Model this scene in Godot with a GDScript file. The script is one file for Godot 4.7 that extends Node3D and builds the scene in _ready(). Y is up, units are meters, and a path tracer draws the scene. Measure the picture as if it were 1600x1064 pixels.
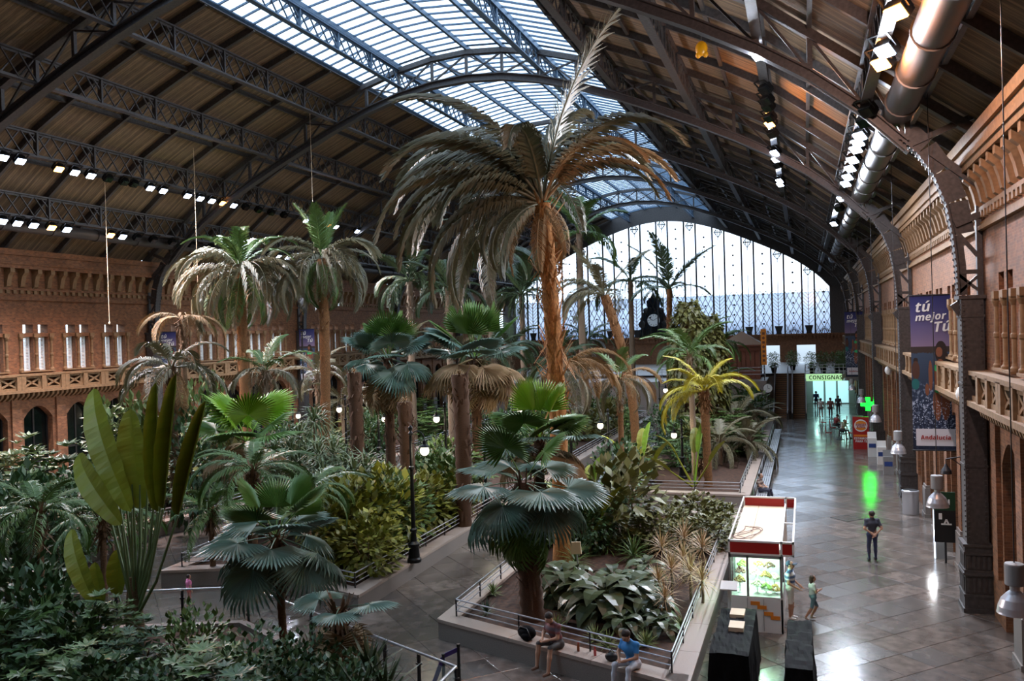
extends Node3D

# ---------------------------------------------------------------- geometry collector
class MB:
	var v := PackedVector3Array()
	var n := PackedVector3Array()
	var c := PackedColorArray()
	var t := PackedVector2Array()
	var col := Color(1, 1, 1)
	func tri(p: Vector3, q: Vector3, r: Vector3) -> void:
		var m := (r - p).cross(q - p).normalized()
		v.append(p); v.append(q); v.append(r)
		for i in 3:
			n.append(m); c.append(col); t.append(Vector2.ZERO)
	func quad(p: Vector3, q: Vector3, r: Vector3, s: Vector3) -> void:
		tri(p, q, r); tri(p, r, s)
	func quv(p: Vector3, q: Vector3, r: Vector3, s: Vector3, a: Vector2, b: Vector2) -> void:
		quad(p, q, r, s)
		var k := t.size() - 6
		t[k] = a; t[k + 1] = Vector2(b.x, a.y); t[k + 2] = b
		t[k + 3] = a; t[k + 4] = b; t[k + 5] = Vector2(a.x, b.y)
	func box(o: Vector3, s: Vector3, b := Basis()) -> void:
		var x := b.x * s.x * .5; var y := b.y * s.y * .5; var z := b.z * s.z * .5
		quad(o - x + y + z, o + x + y + z, o + x - y + z, o - x - y + z)
		quad(o + x + y - z, o - x + y - z, o - x - y - z, o + x - y - z)
		quad(o - x + y - z, o + x + y - z, o + x + y + z, o - x + y + z)
		quad(o - x - y + z, o + x - y + z, o + x - y - z, o - x - y - z)
		quad(o + x + y + z, o + x + y - z, o + x - y - z, o + x - y + z)
		quad(o - x + y - z, o - x + y + z, o - x - y + z, o - x - y - z)
	func span(a: Vector3, b: Vector3) -> void:
		box((a + b) * .5, (b - a).abs())
	func bar(a: Vector3, b: Vector3, w: float, h: float, up := Vector3.UP) -> void:
		var d := (b - a).normalized()
		var s := d.cross(up)
		if s.length() < .01: s = d.cross(Vector3.RIGHT)
		s = s.normalized()
		box((a + b) * .5, Vector3(w, h, a.distance_to(b)), Basis(s, s.cross(d) * -1.0, -d))
	func tube(p: PackedVector3Array, r: PackedFloat32Array, k := 8, capped := true) -> void:
		var rings := []
		var side := Vector3.ZERO
		for i in p.size():
			var d: Vector3 = (p[mini(i + 1, p.size() - 1)] - p[maxi(i - 1, 0)]).normalized()
			if i == 0: side = d.cross(Vector3.RIGHT if absf(d.x) < .8 else Vector3.UP)
			side = (side - d * side.dot(d)).normalized()
			var e := d.cross(side)
			var ring := PackedVector3Array()
			for j in k:
				var a := TAU * j / k
				ring.append(side * cos(a) + e * sin(a))
			rings.append(ring)
		for i in p.size() - 1:
			for j in k:
				var j2 := (j + 1) % k
				var a0: Vector3 = rings[i][j]; var a1: Vector3 = rings[i][j2]
				var b0: Vector3 = rings[i + 1][j]; var b1: Vector3 = rings[i + 1][j2]
				var q := [p[i] + a0 * r[i], p[i + 1] + b1 * r[i + 1], p[i] + a1 * r[i], p[i] + a0 * r[i], p[i + 1] + b0 * r[i + 1], p[i + 1] + b1 * r[i + 1]]
				var m := [a0, b1, a1, a0, b0, b1]
				for l in 6:
					v.append(q[l]); n.append(m[l]); c.append(col); t.append(Vector2.ZERO)
		if capped:
			for e in [0, p.size() - 1]:
				for j in range(1, k - 1):
					var a: Vector3 = p[e] + rings[e][0] * r[e]; var b: Vector3 = p[e] + rings[e][j] * r[e]; var d: Vector3 = p[e] + rings[e][j + 1] * r[e]
					if e == 0: tri(a, b, d)
					else: tri(a, d, b)
	func rod(a: Vector3, b: Vector3, r: float, k := 6) -> void:
		tube(PackedVector3Array([a, b]), PackedFloat32Array([r, r]), k)
	func lathe(o: Vector3, prof: Array, k := 16) -> void:   # prof: [radius, height] pairs, upwards
		for i in prof.size() - 1:
			var r0: float = prof[i][0]; var y0: float = prof[i][1]; var r1: float = prof[i + 1][0]; var y1: float = prof[i + 1][1]
			var slope := Vector2(y1 - y0, r0 - r1).normalized()
			for j in k:
				var a := TAU * j / k; var b := TAU * (j + 1) / k
				var da := Vector3(cos(a), 0, sin(a)); var db := Vector3(cos(b), 0, sin(b))
				var q := [o + da * r0 + Vector3.UP * y0, o + da * r1 + Vector3.UP * y1, o + db * r1 + Vector3.UP * y1, o + db * r0 + Vector3.UP * y0]
				var na := da * slope.x + Vector3.UP * slope.y; var nb := db * slope.x + Vector3.UP * slope.y
				var m := [na, na, nb, nb]
				for l in [0, 2, 1, 0, 3, 2]:
					v.append(q[l]); n.append(m[l]); c.append(col); t.append(Vector2.ZERO)
	func prism(poly: PackedVector2Array, fn: Callable, d0: float, d1: float) -> void:   # polygon extruded from d0 to d1; fn(x, y, d) -> point
		var ids := Geometry2D.triangulate_polygon(poly)
		for i in range(0, ids.size(), 3):
			var a := poly[ids[i]]; var b := poly[ids[i + 1]]; var e := poly[ids[i + 2]]
			tri(fn.call(a.x, a.y, d0), fn.call(b.x, b.y, d0), fn.call(e.x, e.y, d0))
			tri(fn.call(a.x, a.y, d1), fn.call(e.x, e.y, d1), fn.call(b.x, b.y, d1))
		for i in poly.size():
			var a := poly[i]; var b := poly[(i + 1) % poly.size()]
			quad(fn.call(a.x, a.y, d0), fn.call(b.x, b.y, d0), fn.call(b.x, b.y, d1), fn.call(a.x, a.y, d1))
	func ball(o: Vector3, s: Vector3, k := 12, rows := 8) -> void:
		for i in rows:
			for j in k:
				var m := []
				for e in [[i, j], [i + 1, j], [i + 1, j + 1], [i, j], [i + 1, j + 1], [i, j + 1]]:
					var f: float = PI * e[0] / rows; var g: float = TAU * e[1] / k
					m.append(Vector3(sin(f) * cos(g), cos(f), sin(f) * sin(g)))
				for e in m:
					v.append(o + e * s); n.append((e / s).normalized()); c.append(col); t.append(Vector2.ZERO)
	func mesh() -> ArrayMesh:
		var a := []
		a.resize(Mesh.ARRAY_MAX)
		a[Mesh.ARRAY_VERTEX] = v; a[Mesh.ARRAY_NORMAL] = n; a[Mesh.ARRAY_COLOR] = c; a[Mesh.ARRAY_TEX_UV] = t
		var m := ArrayMesh.new()
		m.add_surface_from_arrays(Mesh.PRIMITIVE_TRIANGLES, a)
		return m

# ---------------------------------------------------------------- camera model: pixel -> place
const F := 1350.0
const EYE := 8.2
const AX := -17.15            # x of the hall's long axis
const COL0 := 27.3            # distance of the first column in view
const BAY := 16.92
const HW := 21.95             # half width, wall face to wall face
const FAR := 111.95           # the gable
var cy := cos(deg_to_rad(18.71)); var sy := sin(deg_to_rad(18.71))
var cr := cos(deg_to_rad(1.67)); var sr := sin(deg_to_rad(1.67))
var cp := cos(deg_to_rad(-.5)); var sp := sin(deg_to_rad(-.5))
var rng := RandomNumberGenerator.new()

func V(x: float, y: float, d: float) -> Vector3:
	return Vector3(x, y, -d)
func ray(px: float, py: float) -> Vector3:
	var x := px - 800.0; var y := 532.0 - py
	var xr := x * cr + y * sr; var yr := -x * sr + y * cr
	var z := F * cp - yr * sp
	return Vector3(xr * cy - z * sy, yr * cp + F * sp, -(z * cy + xr * sy))
func gp(px: float, py: float, h := 0.0) -> Vector3:      # on the level h
	var r := ray(px, py)
	return r * ((h - EYE) / r.y) + Vector3(0, EYE, 0)
func dp(px: float, py: float, d: float) -> Vector3:      # at distance d down the hall
	var r := ray(px, py)
	return r * (-d / r.z) + Vector3(0, EYE, 0)
func xp(px: float, py: float, x: float) -> Vector3:      # on the plane x
	var r := ray(px, py)
	return r * (x / r.x) + Vector3(0, EYE, 0)

# ---------------------------------------------------------------- nodes
var taken := {}
func numbered(called: String) -> String:
	if not taken.has(called):
		taken[called] = 0
		return called
	taken[called] += 1
	return "%s_%03d" % [called, taken[called]]
func tag(o: Node, label: String, category: String, group := "", kind := "") -> Node:
	if label: o.set_meta("label", label)
	if category: o.set_meta("category", category)
	if group: o.set_meta("group", group)
	if kind: o.set_meta("kind", kind)
	return o
func thing(called: String, at := Vector3.ZERO, turn := 0.0) -> Node3D:
	var o := Node3D.new()
	o.name = numbered(called); add_child(o)
	o.position = at; o.rotation.y = turn
	return o
func part(m, called: String, mat: Material, parent: Node, x := Transform3D()) -> MeshInstance3D:
	var o := MeshInstance3D.new()
	o.mesh = m.mesh() if m is MB else m
	o.material_override = mat
	o.transform = x
	o.name = called if parent != self else numbered(called)
	parent.add_child(o, true)
	return o
func struct(called: String, label := "", category := "") -> Node3D:
	var o := thing(called)
	tag(o, label, category, "", "structure")
	return o
func copy(o: Node3D, at: Vector3, turn := 0.0, s := 1.0) -> Node3D:
	var k := o.duplicate()
	k.name = numbered(String(o.name).rstrip("0123456789").trim_suffix("_")); add_child(k)
	k.position = at; k.rotation = Vector3(0, turn, 0); k.scale = Vector3.ONE * s
	return k

# ---------------------------------------------------------------- materials
var M := {}
func mat(called: String, col: Color, rough := .7, metal := 0.0) -> StandardMaterial3D:
	var m := StandardMaterial3D.new()
	m.resource_name = called; m.albedo_color = col; m.roughness = rough; m.metallic = metal
	M[called] = m
	return m
func img_tex(im: Image) -> ImageTexture:
	return ImageTexture.create_from_image(im)
func noise_tex(size: int, freq: float, seed_: int, a: Color, b: Color, stretch := Vector2.ONE, fn = null) -> ImageTexture:
	var f := FastNoiseLite.new()
	f.seed = seed_; f.frequency = freq; f.fractal_octaves = 4
	var im := Image.create(size, size, false, Image.FORMAT_RGB8)
	for y in size:
		for x in size:   # wraps round: four-dimensional circles are not needed, blend the edges
			var k := f.get_noise_2d(x * stretch.x, y * stretch.y)
			var e := f.get_noise_2d((x - size) * stretch.x, y * stretch.y)
			var w := smoothstep(.8, 1.0, float(x) / size)
			k = lerpf(k, e, w) * 1.4 * .5 + .5
			var c := a.lerp(b, clampf(k, 0, 1))
			if fn != null: c = fn.call(c, x, y)
			im.set_pixel(x, y, c)
	return img_tex(im)
func tri_mat(called: String, tex: Texture2D, scale: float, rough := .8, metal := 0.0) -> StandardMaterial3D:
	var m := mat(called, Color.WHITE, rough, metal)
	m.albedo_texture = tex; m.uv1_triplanar = true; m.uv1_world_triplanar = true
	m.uv1_scale = Vector3.ONE * scale
	return m
func leaf_mat(called: String, col: Color, rough := .5) -> StandardMaterial3D:
	var m := mat(called, col, rough)
	m.vertex_color_use_as_albedo = true
	m.backlight = Color(.25, .3, .12)
	return m

func make_materials() -> void:
	# brick: courses too small in the picture to tell apart
	var bf := func(c: Color, x: int, y: int) -> Color:
		var row := y / 16
		var bx := (x + (row % 2) * 20) % 512
		var h := hash(Vector2i(bx / 40, row)) % 100 / 100.0
		c = c * (.86 + .28 * h)
		if y % 16 < 2 or bx % 40 < 2: c = c.lerp(Color(.55, .46, .38), .55)
		c.a = 1
		return c
	tri_mat("brick", noise_tex(512, .01, 3, Color(.4, .25, .155), Color(.51, .335, .21), Vector2.ONE, bf), .42, .85)
	tri_mat("stone", noise_tex(256, .03, 5, Color(.44, .34, .23), Color(.55, .43, .3)), .5, .8)
	tri_mat("granite", noise_tex(256, .2, 6, Color(.43, .4, .38), Color(.58, .54, .51)), .8, .45)
	tri_mat("granite_cap", noise_tex(256, .2, 7, Color(.56, .5, .46), Color(.72, .65, .6)), .8, .5)
	tri_mat("soil", noise_tex(256, .05, 8, Color(.16, .1, .065), Color(.34, .22, .15)), .35, .95)
	tri_mat("iron", noise_tex(256, .05, 9, Color(.25, .24, .24), Color(.34, .325, .32)), .5, .5, .3)
	tri_mat("blue_iron", noise_tex(256, .05, 10, Color(.26, .34, .42), Color(.34, .43, .52)), .5, .5, .2)
	var wf := func(c: Color, x: int, y: int) -> Color:
		var b := x / 32
		c = c * (.8 + .4 * (hash(b * 7 + 3) % 100) / 100.0)
		if x % 32 < 3: c = c * .62
		c.a = 1
		return c
	var wood := mat("roof_boards", Color.WHITE, .8)
	wood.albedo_texture = noise_tex(512, .02, 11, Color(.37, .3, .23), Color(.5, .42, .32), Vector2(3, .3), wf)
	var ff := func(c: Color, x: int, y: int) -> Color:
		c = c * (.94 + .12 * (hash(Vector2i(x, y)) % 100) / 100.0)
		c.a = 1
		return c
	var gt := noise_tex(512, .012, 12, Color(.33, .315, .305), Color(.47, .445, .43), Vector2.ONE, ff)
	for i in 5:
		var m := tri_mat("tile_%d" % i, gt, .3, [.15, .19, .14, .22, .17][i])
		var k: float = [1.0, .9, 1.08, .82, .96][i]
		m.albedo_color = Color(k, k * .96, k * .93); m.metallic_specular = .65
	mat("joint", Color(.2, .18, .17), .9)
	mat("steel", Color(.74, .74, .76), .3, .55)
	mat("dark_steel", Color(.2, .2, .21), .4, .6)
	mat("duct", Color(.28, .265, .26), .5, .3)
	mat("white", Color(.86, .86, .85), .5)
	mat("grey", Color(.52, .52, .52), .6)
	mat("black", Color(.035, .035, .04), .5)
	mat("lamp_black", Color(.05, .055, .06), .45, .4)
	mat("red", Color(.62, .07, .05), .5)
	mat("cream", Color(.85, .76, .64), .6)
	mat("teak", Color(.42, .22, .13), .55)
	mat("roof_tile", Color(.5, .38, .29), .7)
	mat("amber", Color(.85, .5, .12), .6)
	var cover := tri_mat("cover", noise_tex(128, .04, 31, Color(.03, .03, .035), Color(.065, .06, .07)), 1.2, .75)
	cover.metallic_specular = .2
	# glass
	var g := mat("sky_glass", Color(.75, .88, 1, .16), .05)
	g.transparency = BaseMaterial3D.TRANSPARENCY_ALPHA
	g = mat("frost_glass", Color(.8, .9, 1, .3), .1)
	g.transparency = BaseMaterial3D.TRANSPARENCY_ALPHA
	g = mat("blue_glass", Color(.42, .68, .93, .5), .1)
	g.transparency = BaseMaterial3D.TRANSPARENCY_ALPHA
	g = mat("pane_glass", Color(.75, .85, .85, .12), .03)
	g.transparency = BaseMaterial3D.TRANSPARENCY_ALPHA
	g = mat("dark_glass", Color(.05, .08, .08, .85), .05)
	g.transparency = BaseMaterial3D.TRANSPARENCY_ALPHA
	# lamps
	for e in [["cold_lamp", Color(.8, .87, 1), 9.0], ["warm_lamp", Color(1, .68, .33), 8.0], ["globe", Color(1, .95, .86), 1.6], ["green_sign", Color(.12, 1, .25), 1.2], ["case_light", Color(.85, 1, .93), 1.5], ["pale_sign", Color(.66, .85, .62), .55], ["totem_light", Color(.85, .92, 1), 1.3], ["hall_light", Color(.72, .92, .95), .45]]:
		var m := mat(e[0], e[1], .4)
		m.emission_enabled = true; m.emission = e[1]; m.emission_energy_multiplier = e[2]
	# leaves (vertex colours give each leaf its own tone)
	leaf_mat("palm_green", Color(.29, .4, .17))
	leaf_mat("palm_grey", Color(.42, .4, .3))
	leaf_mat("palm_dark", Color(.22, .29, .16))
	leaf_mat("palm_dry", Color(.58, .46, .31), .85)
	leaf_mat("palm_yellow_lit", Color(.66, .62, .13))  # yellow light falling on one palm, put into its leaf colour
	leaf_mat("fan_green", Color(.32, .45, .18))
	leaf_mat("fan_blue", Color(.35, .45, .4))
	leaf_mat("fan_bright", Color(.45, .6, .14))
	leaf_mat("fan_dry", Color(.56, .47, .35), .8)
	leaf_mat("paddle", Color(.5, .52, .14))
	leaf_mat("bush_dark", Color(.2, .32, .16))
	leaf_mat("bush_mid", Color(.32, .42, .2))
	leaf_mat("bush_pale", Color(.48, .54, .32))
	leaf_mat("bush_olive", Color(.4, .4, .2))
	leaf_mat("vine_yellow", Color(.47, .48, .15))
	leaf_mat("broad_leaf", Color(.3, .35, .24), .35)
	leaf_mat("spike_pale", Color(.68, .57, .42))
	leaf_mat("spike_green", Color(.34, .4, .26))
	tri_mat("trunk", noise_tex(256, .06, 21, Color(.26, .19, .13), Color(.5, .38, .27), Vector2(1, 2)), .8, .95)
	tri_mat("trunk_orange_lit", noise_tex(256, .06, 22, Color(.4, .25, .12), Color(.76, .53, .29), Vector2(2, .6)), .8, .95)  # orange-brown bark, brightened in the colour as if lamplit
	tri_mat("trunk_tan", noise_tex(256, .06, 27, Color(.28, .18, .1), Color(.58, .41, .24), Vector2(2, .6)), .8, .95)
	tri_mat("trunk_grey", noise_tex(256, .06, 23, Color(.4, .34, .28), Color(.58, .5, .42), Vector2(1, 2)), .8, .95)
	tri_mat("fibre", noise_tex(256, .1, 24, Color(.19, .125, .085), Color(.4, .28, .19), Vector2(2, .6)), 1.2, 1.0)
	var sk := mat("person", Color.WHITE, .75)
	sk.vertex_color_use_as_albedo = true

# ---------------------------------------------------------------- roof shape (u = distance from the hall's axis)
func low(u: float) -> float:
	var k := pow(u / 20.0, 2)
	return 22.17 - 12.69 * k + 10.1 * k * k - 6.25 * k * k * k
func prof(u: float) -> float:
	var a := absf(u)
	if a <= 16.0: return low(a) + 1.75
	return lerpf(low(16.0) + 1.75, 13.35, (a - 16.0) / 6.4)
func R(u: float, d: float, off := 0.0) -> Vector3:
	return V(AX + u, prof(u) + off, d)
func L(u: float, d: float, off := 0.0) -> Vector3:
	return V(AX + u, low(u) + off, d)

const FIRST := -2           # bays run from COL0 + FIRST * BAY to the gable
const CELLS := [6.5, 8.2, 10.2, 12.2, 14.1, 16.0, 17.5, 19.0, 20.6, 22.4]
func bay_d(i: int) -> float:
	return COL0 + i * BAY

func build_roof() -> void:
	var ceiling := struct("ceiling")
	# boarded panels between the purlins and the rafters
	var step := BAY / 5.0
	var cells := []
	for s in [-1.0, 1.0]:
		for k in CELLS.size() - 1:
			var a: float = s * CELLS[k]; var b: float = s * CELLS[k + 1]
			var m := MB.new()
			var h := step * .5 - .03
			var ln := R(a, 0).distance_to(R(b, 0))
			for y in [.02, .12]:
				var q := [R(a, -h, y), R(a, h, y), R(b, h, y), R(b, -h, y)]
				if (y > .1) == (s > 0): q.reverse()
				m.quv(q[0], q[1], q[2], q[3], Vector2(0, 0), Vector2(step / 2.2, ln / 2.2))
				m.t[m.t.size() - 5] = Vector2(step / 2.2, 0); m.t[m.t.size() - 1] = Vector2(0, ln / 2.2)
			cells.append(m.mesh())
	var rest := MB.new()
	var order := []
	for i in range(-10, 26):
		for k in cells.size():
			order.append([i, k])
	var total := 0
	for e in order:
		var d: float = COL0 + (e[0] + .5) * step
		if d > FAR - .5: continue
		var side: float = -1.0 if e[1] < 9 else 1.0
		var shown := d > 14.0 and d < 70.0 and total < 295
		if shown:
			part(cells[e[1]], "panel", M.roof_boards, ceiling, Transform3D(Basis(), V(0, 0, d)))
			total += 1
		else:
			var arr: Array = (cells[e[1]] as ArrayMesh).surface_get_arrays(0)
			var off := V(0, 0, d)
			for p in arr[Mesh.ARRAY_VERTEX]: rest.v.append(p + off)
			rest.n.append_array(arr[Mesh.ARRAY_NORMAL]); rest.t.append_array(arr[Mesh.ARRAY_TEX_UV]); rest.c.append_array(arr[Mesh.ARRAY_COLOR])
	tag(part(rest, "far_panels", M.roof_boards, ceiling), "", "", "", "stuff")
	# purlins, one length for each bay
	for u0 in [6.5, 10.2, 14.1, 17.5, 20.6]:
		for s in [-1.0, 1.0]:
			var m := MB.new()
			var u: float = u0 * s
			m.bar(R(u, -BAY * .5, -.1), R(u, BAY * .5, -.1), .14, .22)
			var mesh := m.mesh()
			for i in range(FIRST, 5):
				part(mesh, "purlin", M.iron, ceiling, Transform3D(Basis(), V(0, 0, bay_d(i) + BAY * .5)))
	# rafters between the arches
	for s in [-1.0, 1.0]:
		var m := MB.new()
		var us := [6.5, 8.2, 10.2, 12.2, 14.1, 16.0, 18.0, 20.0, 22.3]
		for k in us.size() - 1:
			m.bar(R(us[k] * s, 0, -.14), R(us[k + 1] * s, 0, -.14), .16, .3)
		var mesh := m.mesh()
		for i in range(-8, 26):
			if posmod(i, 5) == 0: continue
			part(mesh, "rafter", M.iron, ceiling, Transform3D(Basis(), V(0, 0, COL0 + i * step)))
	# the glazed ridge: one window for each bay
	var strips := [-6.5, -4.1, -2.05, 0.0, 2.05, 4.1, 6.5]
	var n := 20
	var w := BAY / n
	var bars := MB.new()
	for j in n + 1:
		for k in 6:
			bars.bar(R(strips[k], (j - n * .5) * w, .05), R(strips[k + 1], (j - n * .5) * w, .05), .075, .09)
	for k in 7:
		bars.bar(R(strips[k], -BAY * .5, -.05), R(strips[k], BAY * .5, -.05), .14, .24)
	var bars_mesh := bars.mesh()
	var pane_meshes := []
	for k in 6:
		var m := MB.new()
		var a := R(strips[k], 0, .08); var b := R(strips[k + 1], 0, .08)
		m.bar(a, b, w - .05, .012)
		pane_meshes.append(m.mesh())
	for i in range(FIRST, 5):
		var win := struct("window_%d" % (i - FIRST + 2))
		var mid := bay_d(i) + BAY * .5
		part(bars_mesh, "glazing_bars", M.blue_iron, win, Transform3D(Basis(), V(0, 0, mid)))
		for j in n:
			for k in 6:
				part(pane_meshes[k], "pane", M.sky_glass, win, Transform3D(Basis(), V(0, 0, mid + (j - n * .5 + .5) * w)))

func build_girders() -> void:
	for u0 in [4.1, 8.2, 12.2, 16.0, 19.0]:
		for s in [-1.0, 1.0]:
			var u: float = u0 * s
			var paint: Material = M.blue_iron if u0 < 5 else M.iron
			var deep := 1.15 if u0 > 5 else .95
			var g := thing("lattice_girder", V(AX + u, prof(u), 0))
			tag(g, {4.1: "blue lattice girder under the glazed ridge", 8.2: "riveted lattice girder just below the edge of the glazed ridge", 12.2: "riveted lattice girder halfway down the boarded roof slope", 16.0: "riveted lattice girder carrying the upper row of floodlights", 19.0: "lattice girder above the wall carrying the lower row of floodlights"}[u0] + (", concourse side" if s > 0 else ", garden wall side"), "girder")
			var top := MB.new(); var bot := MB.new(); var lat := MB.new(); var post := MB.new()
			var h := BAY * .5
			top.bar(V(0, -.28, -h), V(0, -.28, h), .3, .07); top.bar(V(0, -.34, -h), V(0, -.34, h), .05, .12)
			bot.bar(V(0, -deep - .25, -h), V(0, -deep - .25, h), .3, .07); bot.bar(V(0, -deep - .19, -h), V(0, -deep - .19, h), .05, .12)
			var n := 20
			var st := BAY / n
			for k in n:
				lat.bar(V(.03, -.33, -h + k * st), V(.03, -deep - .2, -h + (k + 1) * st), .05, .06, Vector3.RIGHT)
				lat.bar(V(-.03, -deep - .2, -h + k * st), V(-.03, -.33, -h + (k + 1) * st), .05, .06, Vector3.RIGHT)
			post.box(V(0, -.29 - deep * .5, 0), Vector3(.22, deep - .05, .1))
			post.bar(V(0, -.32, .45), V(0, -.32 - .45, 0), .06, .08, Vector3.RIGHT); post.bar(V(0, -.32, -.45), V(0, -.32 - .45, 0), .06, .08, Vector3.RIGHT)
			var ms := [top.mesh(), bot.mesh(), lat.mesh(), post.mesh()]
			for i in range(FIRST, 5):
				var x := Transform3D(Basis(), V(0, 0, bay_d(i) + h))
				part(ms[0], "top_chord", paint, g, x); part(ms[1], "bottom_chord", paint, g, x); part(ms[2], "lattice", paint, g, x)
				for k in range(1, 5):
					part(ms[3], "post", paint, g, Transform3D(Basis(), V(0, 0, bay_d(i) + k * BAY / 5.0)))

func build_arches() -> void:
	var us := [0.0, 2.05, 4.1, 6.15, 8.2, 10.2, 12.2, 14.1, 16.0, 17.5, 19.0, 20.1]
	for i in range(FIRST, 5):
		var d := bay_d(i)
		var a := thing("roof_arch", V(AX, 0, d))
		var nth: String = ["", "nearest the arched end window", "second from the arched end window", "third from the arched end window", "fourth from the arched end window", "fifth from the arched end window", "sixth from the arched end window", "seventh from the arched end window"][5 - i]
		tag(a, "dark riveted iron roof arch, " + nth, "arch", "iron roof arches")
		var o := V(AX, 0, d)
		var lo := MB.new(); var up := MB.new()
		for s in [-1.0, 1.0]:
			for k in us.size() - 1:
				for f in [-.17, .17]:   # flanges
					lo.bar(L(us[k] * s, d, f) - o, L(us[k + 1] * s, d, f) - o, .42, .05)
				lo.bar(L(us[k] * s, d) - o, L(us[k + 1] * s, d) - o, .06, .34)
				up.bar(R(us[k] * s, d, -.32) - o, R(us[k + 1] * s, d, -.32) - o, .34, .26)
			up.bar(R(20.1 * s, d, -.32) - o, R(22.3 * s, d, -.3) - o, .34, .26)
		part(lo, "lower_chord", M.iron, a); part(up, "upper_chord", M.iron, a)
		for s in [-1.0, 1.0]:
			for k in us.size():
				if k == 0 and s > 0: continue
				var m := MB.new()
				var u: float = us[k] * s
				m.bar(L(u, d, .15) - o, R(u, d, -.4) - o, .14, .16, Vector3.FORWARD)
				part(m, "vertical", M.iron, a)
			for k in us.size() - 1:
				var m := MB.new()
				m.bar(L(us[k + 1] * s, d, .15) - o, R(us[k] * s, d, -.42) - o, .08, .1, Vector3.FORWARD)
				if us[k] < 9: m.bar(L(us[k] * s, d, .15) - o, R(us[k + 1] * s, d, -.42) - o, .08, .1, Vector3.FORWARD)
				part(m, "diagonal", M.iron, a)
			# curved haunch down to the column, a riveted plate
			var h := MB.new()
			var pts := [Vector2(19.9, 13.45), Vector2(20.35, 13.0), Vector2(20.75, 12.35), Vector2(21.05, 11.5), Vector2(21.2, 10.6), Vector2(21.28, 9.7), Vector2(21.3, 8.9)]
			for k in pts.size() - 1:
				var p: Vector2 = pts[k]; var q: Vector2 = pts[k + 1]
				var e := (q - p).normalized(); var nn := Vector2(-e.y, e.x) * (1.0 if Vector2(-e.y, e.x).x > 0 else -1.0)
				h.bar(V(p.x * s, p.y, 0), V(q.x * s, q.y, 0), .44, .05, Vector3(nn.x * s, nn.y, 0))
				var p2 := p + nn * .55; var q2 := q + nn * .55
				if k < 4:
					h.bar(V((p.x + p2.x) * .5 * s, (p.y + p2.y) * .5, 0), V((q.x + q2.x) * .5 * s, (q.y + q2.y) * .5, 0), .05, .58, Vector3(nn.x * s, nn.y, 0))
				else:
					h.bar(V((p.x + .12) * s, p.y, 0), V((q.x + .12) * s, q.y, 0), .1, .24, Vector3(nn.x * s, nn.y, 0))
			for k in 30:   # rivets along the rim
				var f := k / 29.0 * 5.999
				var b: Vector2 = (pts[int(f)] as Vector2).lerp(pts[int(f) + 1], fposmod(f, 1.0))
				for z in [-.18, .18]: h.box(V((b.x - .03) * s, b.y, z), Vector3(.05, .06, .05))
			part(h, "haunch", M.iron, a)
			var st := MB.new()   # struts to the wall
			st.bar(V(20.1 * s, 13.25, 0), V(22.0 * s, 14.0, 0), .16, .2, Vector3.FORWARD)
			part(st, "wall_strut", M.iron, a)
			st = MB.new()
			st.bar(V(20.7 * s, 13.0, 0), V(21.95 * s, 11.9, 0), .22, .3, Vector3.FORWARD)
			part(st, "wall_strut", M.iron, a)
			st = MB.new()
			st.bar(V(21.25 * s, 10.9, 0), V(21.9 * s, 11.15, 0), .18, .22, Vector3.FORWARD)
			st.bar(V(21.3 * s, 10.7, 0), V(21.9 * s, 9.9, 0), .1, .12, Vector3.FORWARD)
			part(st, "wall_strut", M.iron, a)
			st = MB.new()
			st.bar(V(21.3 * s, 9.55, 0), V(21.9 * s, 9.55, 0), .12, .14, Vector3.FORWARD)
			st.bar(V(21.3 * s, 9.5, 0), V(21.9 * s, 8.95, 0), .08, .1, Vector3.FORWARD); st.bar(V(21.3 * s, 8.95, 0), V(21.9 * s, 9.5, 0), .08, .1, Vector3.FORWARD)
			part(st, "wall_strut", M.iron, a)
			st = MB.new()
			st.box(V(21.86 * s, 11.2, 0), Vector3(.14, 4.7, .2))
			part(st, "wall_post", M.iron, a)
		# columns standing under the ends of the arch
		for s in [-1.0, 1.0]:
			var c := thing("iron_column", V(AX + 21.6 * s, 0, d))
			tag(c, "dark iron column against the %s wall, %s" % ["concourse" if s > 0 else "garden", nth], "column", "iron columns, %s" % ("concourse side" if s > 0 else "garden side"))
			var m := MB.new()
			for e in [[0.0, .12, .84], [.12, .45, .76], [.45, .52, .8], [.52, 1.05, .7], [1.05, 1.12, .82], [1.12, 1.2, .76], [1.2, 1.62, .66], [1.62, 1.7, .76], [1.7, 1.85, .7], [1.85, 1.92, .78]]:
				m.box(V(0, (e[0] + e[1]) * .5, 0), Vector3(e[2], e[1] - e[0], e[2] + .1))
			for k in 5:   # flutes
				for f in [[.78, .2, .36], [1.41, .18, .34]]:
					m.box(V(-s * f[2], f[0], -.28 + k * .14), Vector3(.05, f[1] * 2, .07))
					m.box(V(-.26 + k * .13, f[0], -(f[2] + .05)), Vector3(.07, f[1] * 2, .05))
			part(m, "pedestal", M.iron, c)
			m = MB.new()
			for f in [-.33, .33]: m.box(V(0, 5.35, f), Vector3(.56, 6.9, .06))
			for f in [-.25, .25]: m.box(V(f, 5.35, 0), Vector3(.05, 6.9, .62))
			for k in 46:
				for f in [-.22, .22]: m.box(V(f, 2.1 + k * .145, -.375), Vector3(.045, .05, .04))
				m.box(V(-s * .285, 2.1 + k * .145, -.24), Vector3(.03, .05, .05))
			for y in [4.1, 6.4, 8.3]: m.box(V(0, y, 0), Vector3(.6, .06, .76))
			part(m, "shaft", M.iron, c)
			m = MB.new()
			m.box(V(.0, 8.83, 0), Vector3(.68, .1, .8)); m.bar(V(-s * .3, 8.75, 0), V(s * .12, 8.1, 0), .5, .12, Vector3.FORWARD)
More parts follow.
